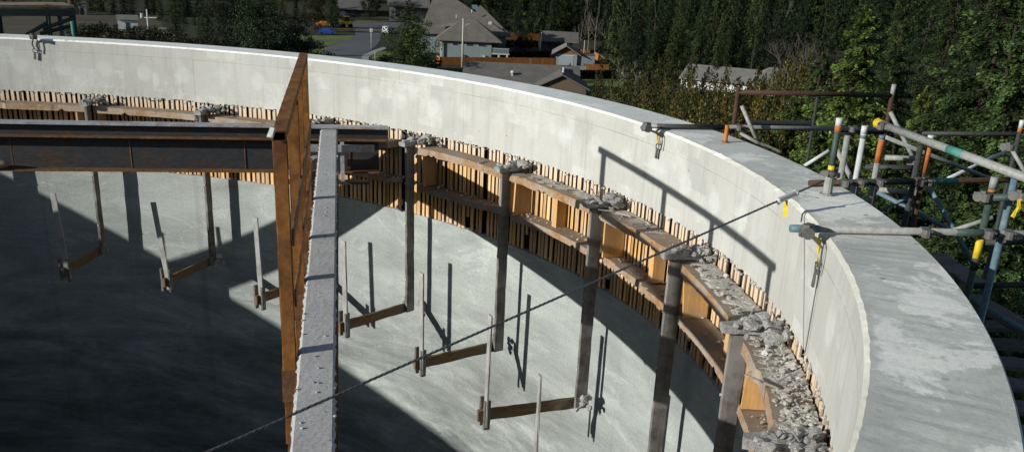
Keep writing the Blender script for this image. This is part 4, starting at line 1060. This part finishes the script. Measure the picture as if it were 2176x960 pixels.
P(B1(-1.9, 1.6, -.9, .9, .8, 1.7), 'body', 'yellow', o); c_ = P(B1(-.7, .7, -.6, .6, 1.7, 2.9), 'cab', 'cardark', o); P(B1(-.8, .8, -.7, .7, 2.9, 3.02), 'roof', 'yellow', c_)
P(MB().bar((-1.4, 0, 1.6), (-3.4, 0, 3.6), .3, .4), 'boom', 'yellow', o); P(MB().bar((-3.4, 0, 3.6), (-4.2, 0, 1.6), .22, .3), 'dipper', 'yellow', o); P(B1(-4.6, -3.9, -.5, .5, .9, 1.6), 'bucket', 'cardark', o)
for x_ in (-1.1, 1.0):
    for y_ in (-.95, .95): P(MB().tube((x_, y_-.15, .55), (x_, y_+.15, .55), .55, 14), 'wheel', 'back', o)
# fire hydrant by the street tree, barrel in the garden
p = onz(865, 136, GZ); o = thing('hydrant', p, 'small white and yellow hydrant under the street tree', 'hydrant'); MB().tube(p, p+Vector((0, 0, .9)), .22, 10, .18).build('barrel', 'yellow', o); MB().tube(p+Vector((0, 0, .9)), p+Vector((0, 0, 1.5)), .2, 10, .14).build('cap', 'white', o); MB().tube(p+Vector((-.3, 0, .7)), p+Vector((.3, 0, .7)), .1, 8).build('nozzle', 'yellow', o)
p = onz(1098, 108, GZ); o = thing('blue_barrel', p, 'blue barrel in the dark garden right of the balcony', 'barrel')
MB().path([p+Vector((0, 0, z)) for z in (0, .3, .6, .9, 1.2)], .5, 12, [.44, .5, .52, .5, .44]).build('drum', 'blue', o); MB().tube(p+Vector((0, 0, 1.2)), p+Vector((0, 0, 1.26)), .40, 12).build('lid', 'cardark', o)
# ------------------------------------------------------------------ trees and shrubs
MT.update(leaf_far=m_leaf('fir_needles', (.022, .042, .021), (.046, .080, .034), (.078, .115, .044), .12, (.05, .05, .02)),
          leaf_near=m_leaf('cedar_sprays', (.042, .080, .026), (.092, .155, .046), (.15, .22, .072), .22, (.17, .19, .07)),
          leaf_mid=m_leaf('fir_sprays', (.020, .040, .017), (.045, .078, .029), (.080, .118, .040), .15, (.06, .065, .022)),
          leaf_warm=m_leaf('golden_cypress_sprays', (.045, .05, .014), (.13, .13, .032), (.24, .215, .06), .22, (.6, .6, .6)),  # last colour paints sky-lit glints as pale grey flecks
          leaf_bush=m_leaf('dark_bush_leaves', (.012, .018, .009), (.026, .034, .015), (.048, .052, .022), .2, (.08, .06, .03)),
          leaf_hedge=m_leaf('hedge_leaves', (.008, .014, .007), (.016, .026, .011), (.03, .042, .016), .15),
          bark=m_wood('bark', (.018, .014, .010), (.045, .034, .025), (4, 4, .8), None, .1), palebark=m_wood('pale_bark', (.16, .15, .13), (.36, .34, .30), (4, 4, .8), None, .1),
          twig=m_plain('bare_twigs', (.15, .125, .105), .9, .3), twigp=m_plain('purple_twigs', (.115, .085, .08), .9, .3))
def mesh_from(name, V, F, mat, tip=None):
    me = bpy.data.meshes.new(name); V = np.asarray(V, dtype=np.float32).reshape(-1, 3)
    n_ = len(V)//4 if F is None else 0
    if F is None:
        me.vertices.add(len(V)); me.vertices.foreach_set('co', V.ravel()); me.loops.add(n_*4); me.polygons.add(n_)
        me.loops.foreach_set('vertex_index', np.arange(n_*4, dtype=np.int32)); me.polygons.foreach_set('loop_start', np.arange(0, n_*4, 4, dtype=np.int32)); me.polygons.foreach_set('loop_total', np.full(n_, 4, dtype=np.int32))
        me.update(calc_edges=True)
    else: me.from_pydata([tuple(v) for v in V], [], F); me.update()
    if tip is not None:
        at_ = me.attributes.new('tip', 'FLOAT', 'POINT'); at_.data.foreach_set('value', np.repeat(tip, 4).astype(np.float32))
    me.materials.append(MT[mat]); return me
def kites(c, d, L, Wd, rng, roll=1.2):
    """leaf sprays: one kite shaped face for every centre c, pointing along d"""
    n_ = len(c); d = d/np.linalg.norm(d, axis=1, keepdims=True); ref = np.tile([0., 0., 1.], (n_, 1))+rng.normal(0, roll*.5, (n_, 3))
    sd = np.cross(d, ref); sd /= np.linalg.norm(sd, axis=1, keepdims=True)+1e-9
    L = np.broadcast_to(L, (n_,))[:, None]; Wd = np.broadcast_to(Wd, (n_,))[:, None]
    return np.stack([c-d*L*.5, c+sd*Wd*.5+d*L*.05, c+d*L*.5, c-sd*Wd*.5+d*L*.05], 1).reshape(-1, 3)
def conifer(seed, whorls, per, sprays, leaf, wid, droop=.35, power=.85, ragged=.35, base=.06, spread=.5):
    """height 1 tree: whorls of drooping boughs, each bough a flat fan of small sprays; returns crown, bough sticks and a depth value"""
    rng = np.random.default_rng(seed); C_, D_, S_, T_ = [], [], [], []; sticks = []
    phase = rng.uniform(0, 6.28, 5)
    for w_ in range(whorls):
        f = w_/(whorls-1); z = base+(1-base)*(1-(1-f)**1.12)
        Rz = wid*((1-f)**power)*(.82+.18*math.sin(w_*2.3+seed))+.010
        k = max(4, int(round(per*(1-.45*f)))); a0 = rng.uniform(0, 6.28)
        for i in range(k):
            a = a0+6.283*i/k+rng.normal(0, .22)
            r = Rz*rng.uniform(1-ragged, 1+ragged*.45)*(1+.20*math.sin(2*a+phase[0]+z*5)+.14*math.sin(3*a+phase[1]+z*11))
            if rng.random() < .06: r *= 1.25
            dz = -droop*r*rng.uniform(.5, 1.2)+(.35*r if f > .85 else 0); zz0 = z+rng.normal(0, .010)
            m_ = max(3, int(sprays*(.25+.75*min(1.3, r/wid)))); br = rng.uniform(.62, 1.18)
            t = rng.uniform(.10, 1.0, m_)**.62
            ca, sa = math.cos(a), math.sin(a); fan = np.minimum(.25+t, 1.25-t)*r*.36*spread*2
            lat = rng.uniform(-1, 1, m_)*fan
            px = ca*r*t-sa*lat; py = sa*r*t+ca*lat; pz = zz0+dz*t**1.5-np.abs(lat)*.30+rng.normal(0, .0035, m_)-rng.random(m_)**3*.05*r/wid
            C_.append(np.stack([px, py, pz], 1))
            sg = np.sign(lat)
            D_.append(np.stack([ca-sa*sg*.8, sa+ca*sg*.8, -.30-.35*rng.random(m_)+(.5 if f > .9 else 0)], 1)+rng.normal(0, .38, (m_, 3)))
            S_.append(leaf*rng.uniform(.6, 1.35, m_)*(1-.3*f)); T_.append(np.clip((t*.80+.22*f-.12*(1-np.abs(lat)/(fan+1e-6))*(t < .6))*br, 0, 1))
            if i % 2 == 0: sticks.append(((0, 0, zz0), (ca*r*.8, sa*r*.8, zz0+dz*.7)))
    c = np.concatenate(C_); d = np.concatenate(D_); s = np.concatenate(S_)
    return kites(c, d, s, s*.55, rng, .7), sticks, np.concatenate(T_)
def clumpy(seed, blobs, per, leaf, shape=(.5, .5, .5), zc=.55, hollow=.55):
    """broad crown or bush of leaf clumps, unit height"""
    rng = np.random.default_rng(seed); C_, D_ = [], []
    for i in range(blobs):
        v = rng.normal(0, 1, 3); v /= np.linalg.norm(v); rr_ = rng.uniform(hollow, 1.0)
        c0 = np.array([v[0]*shape[0]*rr_, v[1]*shape[1]*rr_, zc+v[2]*shape[2]*rr_]); rb = rng.uniform(.07, .16)*2*max(shape)
        q = rng.normal(0, 1, (per, 3)); q /= np.linalg.norm(q, axis=1, keepdims=True); rad_ = rb*rng.uniform(.3, 1, (per, 1))
        C_.append(c0+q*rad_*np.array([1, 1, .75])); D_.append(q+rng.normal(0, .6, (per, 3))+np.array([0, 0, -.15]))
    c = np.concatenate(C_); d = np.concatenate(D_); c[:, 2] = np.maximum(c[:, 2], .01); s = leaf*rng.uniform(.6, 1.4, len(c))
    return kites(c, d, s, s*.6, rng)
def upright(seed, stems, per, leaf, wid):
    """loose upright shrub: feathery vertical sprays of different heights"""
    rng = np.random.default_rng(seed); C_, D_, S_, T_ = [], [], [], []
    for i in range(stems):
        a = rng.uniform(0, 6.28); r = wid*math.sqrt(rng.random()); h_ = rng.uniform(.62, 1.0)*(1-.22*r/wid); rb = rng.uniform(.07, .14)
        t = rng.random(per); rr_ = rb*(1-t)**.6*np.sqrt(rng.random(per)); b_ = rng.uniform(0, 6.28, per)
        C_.append(np.stack([math.cos(a)*r*(1+.25*t)+np.cos(b_)*rr_, math.sin(a)*r*(1+.25*t)+np.sin(b_)*rr_, .02+h_*t], 1))
        D_.append(np.stack([np.cos(b_)*.6, np.sin(b_)*.6, np.ones(per)*.9], 1)+rng.normal(0, .3, (per, 3))); S_.append(leaf*rng.uniform(.6, 1.4, per)); T_.append(np.clip((.25+.75*rr_/rb+.25*t)*rng.uniform(.55, 1.1), 0, 1))
    c = np.concatenate(C_); d = np.concatenate(D_); s = np.concatenate(S_); return kites(c, d, s, s*.5, rng), np.concatenate(T_)
def bare(seed, depth=4, spread=.5, pale=False, up=.5, first=.35, kids=3):
    """leafless tree, unit height: trunk mesh and a twig mesh"""
    rnd = random.Random(seed); T_ = MB(); B_ = MB()
    def grow(p, d, L_, r, k):
        q = p+d*L_; (T_ if k == 0 else B_).path([p, p.lerp(q, .5)+Vector((rnd.gauss(0, 1), rnd.gauss(0, 1), 0))*L_*.04, q], r, 4 if k else 7, [r, r*.85, r*.65])
        if k >= depth: return
        for i in range(kids if k else 1):
            nd = (d+Vector((rnd.gauss(0, spread), rnd.gauss(0, spread), rnd.uniform(0, up)))).normalized()
            grow(q, nd, L_*rnd.uniform(.6, .85), r*.6, k+1)
        if k == 0:
            for i in range(9):
                f = rnd.uniform(.35, 1); a = rnd.uniform(0, 6.28); grow(p.lerp(q, f), Vector((math.cos(a)*.8, math.sin(a)*.8, rnd.uniform(.2, .9))).normalized(), L_*rnd.uniform(.25, .5)*(1.3-f*.5), r*.4, 2)
    grow(Vector((0, 0, 0)), Vector((0, 0, 1)), first, .012, 0); zt = max(v[2] for v in B_.v)
    T_.v = [(x/zt, y/zt, z/zt) for x, y, z in T_.v]; B_.v = [(x/zt, y/zt, z/zt) for x, y, z in B_.v]
    return T_, B_
def trunk_mesh(seed, h_=1.0, r=.014, mat='bark', sticks=()):
    rnd = random.Random(seed); m = MB(); pts = [Vector((rnd.gauss(0, .004)*i, rnd.gauss(0, .004)*i, h_*i/6)) for i in range(7)]
    m.path(pts, r, 7, [r*(1.15-i/6) + .0008 for i in range(7)])
    for a, b in sticks: m.path([Vector(a), Vector(b)], .002, 3, [r*.22, r*.06])
    return mesh_from('trunk', m.v, m.f, mat)
TREE = {}
def kind(key, crown_v, trunk, mat, tip=None): TREE[key] = (mesh_from('crown', crown_v, None, mat, np.random.uniform(.40, .86, len(crown_v)//4) if tip is None else tip), trunk)
for i in range(6):                                       # far firs
    v, st, tp_ = conifer(i, 36, 7, 80, .017, .125+.02*(i % 3), .5, .8, .5); kind('fir%d' % i, v, trunk_mesh(i, .98, .010), 'leaf_far', tp_)
for i in range(4):                                       # mid distance, finer
    v, st, tp_ = conifer(20+i, 40, 8, 180, .0108, .17+.02*(i % 3), .45, .8, .55); kind('mid%d' % i, v, trunk_mesh(20+i, .98, .012, sticks=st[::3]), 'leaf_mid', tp_)
for i in range(4):                                       # close cedars behind the scaffold
    v, st, tp_ = conifer(40+i, 34, 9, 430, .0125, .25+.03*(i % 2), .42, .75, .6, spread=.55); kind('cedar%d' % i, v, trunk_mesh(40+i, .98, .014, sticks=st[::2]), 'leaf_near', tp_)
for i in range(3): kind('broad%d' % i, clumpy(60+i, 90, 170, .021, (.42, .42, .46), .55, .35), trunk_mesh(60+i, .7, .02), 'leaf_bush')
for i in range(3): kind('bush%d' % i, clumpy(70+i, 46, 90, .05, (.62, .62, .46), .48, .45), trunk_mesh(70+i, .4, .03), 'leaf_bush')
for i in range(3):
    v, tp_ = upright(80+i, 80, 420, .018, .42); kind('cypress%d' % i, v, trunk_mesh(80+i, .6, .02), 'leaf_warm', tp_)
v, st, tp_ = conifer(91, 30, 9, 150, .017, .34, .25, .55, .6, .10, .6); v2 = clumpy(92, 70, 130, .018, (.33, .33, .40), .45, .5)
kind('street', np.concatenate([v, v2]), trunk_mesh(91, .95, .02, sticks=st[::3]), 'leaf_mid', np.concatenate([tp_, np.random.uniform(.4, .95, len(v2)//4)]))
BARE = {}
for i, (dp, sp, tm, bm) in enumerate(((4, .28, 'palebark', 'twig'), (4, .24, 'palebark', 'twig'), (5, .55, 'twigp', 'twigp'), (4, .6, 'twig', 'twig'))):
    t_, b_ = bare(100+i, dp, sp, kids=3 if i != 2 else 3, first=.6 if i < 2 else .3, up=.7 if i < 2 else .45)
    BARE[i] = (mesh_from('crown', b_.v, b_.f, bm), mesh_from('trunk', t_.v, t_.f, tm))
def spot(px, dist, py=90):
    d = ray(px, py); l = math.hypot(d.x, d.y); x, y = CAM.x+d.x/l*dist, CAM.y+d.y/l*dist
    return Vector((x, y, gz(x, y)-.15))
def plant(key, px, dist, ytop, label, cat, name, group=None, wide=1.0, rz=None, lean=0, bare_=False):
    p = spot(px, dist, ytop+40); zt = zfor(p.x, p.y, ytop, p.z, 60); h_ = max(.5, zt-p.z)
    cm, tm = (BARE if bare_ else TREE)[key]
    o = thing(name, p, label, cat, group, rz=random.uniform(0, 6.28) if rz is None else rz)
    o.scale = (h_*wide, h_*wide, h_); o.rotation_euler.x = lean
    c = link('crown', cm, o, world=False); t = link('trunk', tm, o, world=False)
    return o
rnd = random.Random(2024); random.seed(2025)
# the forest wall: rows of firs behind the houses (right two thirds of the skyline)
FG = 'firs of the forest behind the houses'; FL = 'dark fir standing in the dense forest wall behind the houses'
for d, x0, x1, step, ytop in ((300, 1040, 1500, 26, -60), (322, 930, 2250, 27, -130), (360, 880, 2300, 29, -190), (400, 660, 2300, 33, -230), (450, 420, 2300, 40, -260), (265, 1290, 1720, 27, -20), (245, 1310, 1500, 31, 0), (222, 1305, 1760, 25, -10), (204, 1345, 1720, 26, 20)):
    x = x0
    while x < x1:
        plant('fir%d' % rnd.randrange(6), x+rnd.uniform(-9, 9), d+rnd.uniform(-9, 9), ytop+rnd.uniform(-60, 60)+(x-1088)*.03, FL, 'tree', 'fir_tree', FG, rnd.uniform(.85, 1.25))
        x += step*rnd.uniform(.75, 1.25)
LGp = 'dark firs behind the field on the left'
for d, x0, x1, step, ytop in ((330, -60, 680, 24, -50), (370, -80, 700, 27, -140), (300, 340, 470, 25, -10)):
    x = x0
    while x < x1:
        plant('fir%d' % rnd.randrange(6), x+rnd.uniform(-8, 8), d+rnd.uniform(-8, 8), ytop+rnd.uniform(-45, 45), 'dark fir in the tree belt beyond the field on the left', 'tree', 'fir_tree', LGp, rnd.uniform(.9, 1.3))
        x += step*rnd.uniform(.75, 1.25)
# close trees behind the scaffold on the right
RG = 'dense cedars behind the scaffold'
for px, d, yt, k, wd in ((1838, 62, 26, 0, 1.3), (1745, 74, 120, 1, 1.2), (1905, 66, 120, 3, 1.1), (2140, 56, -50, 2, 1.2), (1962, 58, 190, 1, 1.15), (2190, 48, 40, 0, 1.2), (1690, 70, 205, 2, 1.2), (1810, 50, 215, 3, 1.3), (1625, 80, 215, 0, 1.2),
                         (1900, 44, 290, 2, 1.3), (2030, 46, 260, 0, 1.25), (2150, 36, 330, 1, 1.3), (1740, 50, 275, 1, 1.35), (2010, 34, 420, 3, 1.4), (2130, 30, 520, 2, 1.4), (2240, 60, 0, 3, 1.2), (2250, 40, 190, 1, 1.2)):
    plant('cedar%d' % k, px, d, yt, 'dense green cedar in the thicket behind the scaffold on the right', 'tree', 'cedar_tree', RG, wd)
RG2 = 'firs between the thicket and the forest'
for px, d, yt in ((1760, 150, -30), (1840, 170, -60), (1930, 140, -40), (2040, 130, -70), (2130, 120, -60), (2200, 100, -50), (1690, 190, 0), (1620, 215, 10), (1560, 230, 20), (1880, 200, -90), (2090, 180, -110), (2000, 220, -120)):
    plant('mid%d' % rnd.randrange(4), px, d, yt, 'tall green fir between the cedar thicket and the forest wall on the right', 'tree', 'fir_tree', RG2, rnd.uniform(.9, 1.15))
# golden shrubs in front of the white house
CG = 'golden cypress shrubs behind the rim'
for px, d, yt, k in ((1392, 118, 140, 0), (1398, 108, 84, 1), (1445, 92, 144, 2), (1480, 96, 104, 0), (1522, 90, 132, 1), (1550, 98, 108, 2), (1590, 84, 142, 0), (1420, 78, 168, 1), (1490, 72, 177, 2), (1560, 70, 187, 0), (1630, 76, 152, 1), (1378, 126, 158, 2), (1400, 84, 177, 0), (1660, 68, 187, 2), (1530, 66, 207, 1)):
    plant('cypress%d' % k, px, d, yt, 'loose golden green cypress shrub behind the rim left of the scaffold', 'shrub', 'cypress_shrub', CG, rnd.uniform(.8, 1.1))
plant('cypress1', 1712, 96, 72, 'tall golden brown cypress touching the left side of the big cedar', 'shrub', 'cypress_shrub', None, .75)
plant('cypress0', 1662, 100, 108, 'golden brown cypress before the hipped roof', 'shrub', 'cypress_shrub', None, .6)
plant(2, 1668, 112, 74, 'bare purple brown tree in front of the hipped roof', 'tree', 'bare_tree', None, .9, bare_=True)
plant(2, 1725, 105, 95, 'bare brown tree touching the left side of the big cedars', 'tree', 'bare_tree', None, .8, bare_=True)
plant(0, 1597, 120, 78, 'thin pale dead trunk right of the white gabled house', 'tree', 'dead_tree', None, .10, bare_=True)
AG = 'pale bare alders in the forest wall'
for px, d, yt in ((1258, 250, -70), (1276, 252, -90), (1300, 258, -40), (1240, 262, -30), (1610, 226, 0), (1636, 224, 6), (1655, 228, -6), (1590, 232, 14), (1345, 256, -30), (1395, 258, -30)):
    plant(rnd.choice((0, 1)), px, d, yt, 'tall pale bare alder rising against the dark forest wall', 'tree', 'alder_tree', AG, rnd.uniform(.45, .7), bare_=True)
plant(3, 1325, 192, 118, 'small bare tree at the left on the lawn before the forest', 'tree', 'bare_tree', None, 1.1, bare_=True); plant(3, 1352, 186, 126, 'small bare tree at the right end of the hedge beside the lawn', 'tree', 'bare_tree', None, 1.1, bare_=True)
plant('broad0', 1110, 238, 62, 'brown shrubby tree in the dark garden right of the balcony', 'tree', 'garden_tree', None, .9)
plant('bush0', 1262, 187, 176, 'small round dark bush alone on the shaded lawn', 'bush', 'round_bush', None, .9)
# street tree and trees left of the street
plant('street', 868, 178, -2, 'broad dark green street tree left of the grey blue house', 'tree', 'street_tree', None, 1.12)
plant('street', 552, 175, -60, 'big dense green tree behind the rim left of the street', 'tree', 'broad_tree', None, .95)
plant('broad1', 500, 190, -20, 'rounded dark tree left of the big dense green tree', 'tree', 'broad_tree', None, .8)
plant('broad2', 622, 182, 20, 'lower dark tree between the big green tree and the rusty rail', 'tree', 'broad_tree', None, .9)
plant('mid1', 430, 215, -30, 'dark conifer right of the white utility pole', 'tree', 'fir_tree', None, 1.5)
plant('mid2', 370, 225, -12, 'wide dark conifer just beside the white utility pole', 'tree', 'fir_tree', None, 1.7)
plant('street', 705, 300, -30, 'tall brownish tree behind the parked vehicles', 'tree', 'broad_tree', None, .75)
plant('broad0', 668, 285, -10, 'grey brown tree left of the parked vehicles', 'tree', 'broad_tree', None, .8)
plant('broad1', 790, 332, -30, 'dark tree on the soil island across the street', 'tree', 'broad_tree', None, .8)
BG = 'dark bushes behind the rim on the left'
for px, d, yt in ((200, 205, 45), (232, 200, 52), (262, 196, 58), (292, 196, 60), (345, 200, 62), (180, 215, 50), (392, 196, 66), (440, 190, 70), (478, 185, 68), (640, 190, 74), (600, 178, 80), (560, 172, 84), (255, 215, 48), (300, 222, 44), (350, 215, 52), (212, 225, 38)):
    plant('bush%d' % rnd.randrange(3), px, d, yt, 'dark green bush in the scrub behind the rim on the left', 'bush', 'bush', BG, rnd.uniform(1.0, 1.5))
BG2 = 'bushes round the foot of the street tree'
for px, d, yt in ((830, 200, 112), (900, 200, 116), (920, 203, 118), (850, 198, 122), (880, 199, 124), (815, 205, 122)):
    plant('bush%d' % rnd.randrange(3), px, d, yt, 'low green bush round the foot of the street tree', 'bush', 'bush', BG2, rnd.uniform(1.0, 1.5))
BG3 = 'low plants between the rim and the low house'
for px, d, yt in ((940, 190, 142), (965, 188, 146), (990, 184, 148), (1110, 160, 176), (1130, 158, 178), (1015, 180, 150), (1175, 150, 186), (1200, 150, 190)):
    plant('bush%d' % rnd.randrange(3), px, d, yt, 'low green plant showing between the rim and the long grey roof', 'bush', 'bush', BG3, rnd.uniform(1.2, 1.8))
# clipped hedges
def hedge(a, b, hgt, dep, label, seed):
    a = onz(*a, GZ); b = onz(*b, GZ); d = b-a; L_ = d.length; rng = np.random.default_rng(seed); n_ = int(L_*260)
    u = rng.random(n_)*L_; v = rng.uniform(-dep/2, dep/2, n_); w_ = rng.random(n_)**.6*hgt
    face = rng.random(n_); v = np.where(face < .5, -dep/2, v); w_ = np.where(face > .7, hgt, w_)
    dn_ = d.normalized(); nn = Vector((-dn_.y, dn_.x, 0)); nn = nn if nn.dot(CAM-a) < 0 else -nn
    c = np.array(a)+np.outer(u, np.array(dn_))+np.outer(v, np.array(nn)); c[:, 2] += w_; c += rng.normal(0, .07, c.shape)
    q = kites(c, rng.normal(0, 1, (n_, 3)), .30, .2, rng)
    o = thing('hedge', a.lerp(b, .5), label, 'hedge'); x = link('foliage', mesh_from('foliage', q-np.array(a.lerp(b, .5)), None, 'leaf_hedge'), o, world=False)
    m = MB(); m.bar(a+Vector((0, 0, hgt*.46)), b+Vector((0, 0, hgt*.46)), dep*.9, hgt*.9, up=(0, 0, 1)); m.build('core', 'leaf_hedge', o)
hedge((1227, 168), (1306, 168), 1.5, 1.4, 'long clipped dark hedge behind the lawn', 1)
hedge((1074, 127), (1163, 127), 1.9, 2.0, 'dark brown green hedge behind the orange fence below the balcony', 2)
hedge((1072, 100), (1142, 102), 1.6, 1.5, 'dark hedge across the back of the shaded garden', 3)
# far wood that reads as one mass on the hill
rng = np.random.default_rng(5); pts = []
for i in range(5200):
    a = rng.uniform(5, 90); d = rng.uniform(470, 900); x, y = d*math.sin(rad(a)), -10+d*math.cos(rad(a)); pts.append((x, y, gz(x, y)))
C_, D_ = [], []
for x, y, z in pts:
    h_ = rng.uniform(16, 30); k = 26; t = rng.random(k); a = rng.uniform(0, 6.28, k); r = h_*.16*(1-t)+.3
    C_.append(np.stack([x+np.cos(a)*r, y+np.sin(a)*r, z+2+h_*t], 1)); D_.append(np.stack([np.cos(a), np.sin(a), -.5*np.ones(k)], 1))
c = np.concatenate(C_); d = np.concatenate(D_)
far = link('far_forest', mesh_from('far_forest', kites(c, d, 4.2, 2.6, rng), None, 'leaf_far'))
tag(far, 'dark mass of far forest covering the hill behind everything', 'forest', kind='stuff')
# ------------------------------------------------------------------ light
SAZ, SEL = rad(-72.54), rad(16.74)
w = bpy.data.worlds.new("World"); sc.world = w; w.use_nodes = True
sk = w.node_tree.nodes.new('ShaderNodeTexSky'); sk.sky_type = 'NISHITA'; sk.sun_disc = False
sk.sun_elevation = SEL; sk.sun_rotation = SAZ % (2*PI); sk.altitude = 100; sk.air_density = 1.0; sk.dust_density = .6
bg = w.node_tree.nodes['Background']; w.node_tree.links.new(sk.outputs[0], bg.inputs[0]); bg.inputs[1].default_value = SKY
ld = bpy.data.lights.new('sun', 'SUN'); ld.energy = SUN; ld.angle = rad(.53); ld.color = (1, .982, .93)
lo = bpy.data.objects.new('sun', ld); col.objects.link(lo)
sv = Vector((math.sin(SAZ)*math.cos(SEL), math.cos(SAZ)*math.cos(SEL), math.sin(SEL)))
lo.rotation_euler = sv.to_track_quat('Z', 'Y').to_euler(); lo.location = (-60, 20, 30)
sc.view_settings.view_transform = 'Standard'; sc.view_settings.look = 'None'; sc.view_settings.exposure = 0; sc.view_settings.gamma = 1
sc.cycles.max_bounces = 6; sc.cycles.diffuse_bounces = 2; sc.cycles.transmission_bounces = 3; sc.cycles.caustics_reflective = False; sc.cycles.caustics_refractive = False
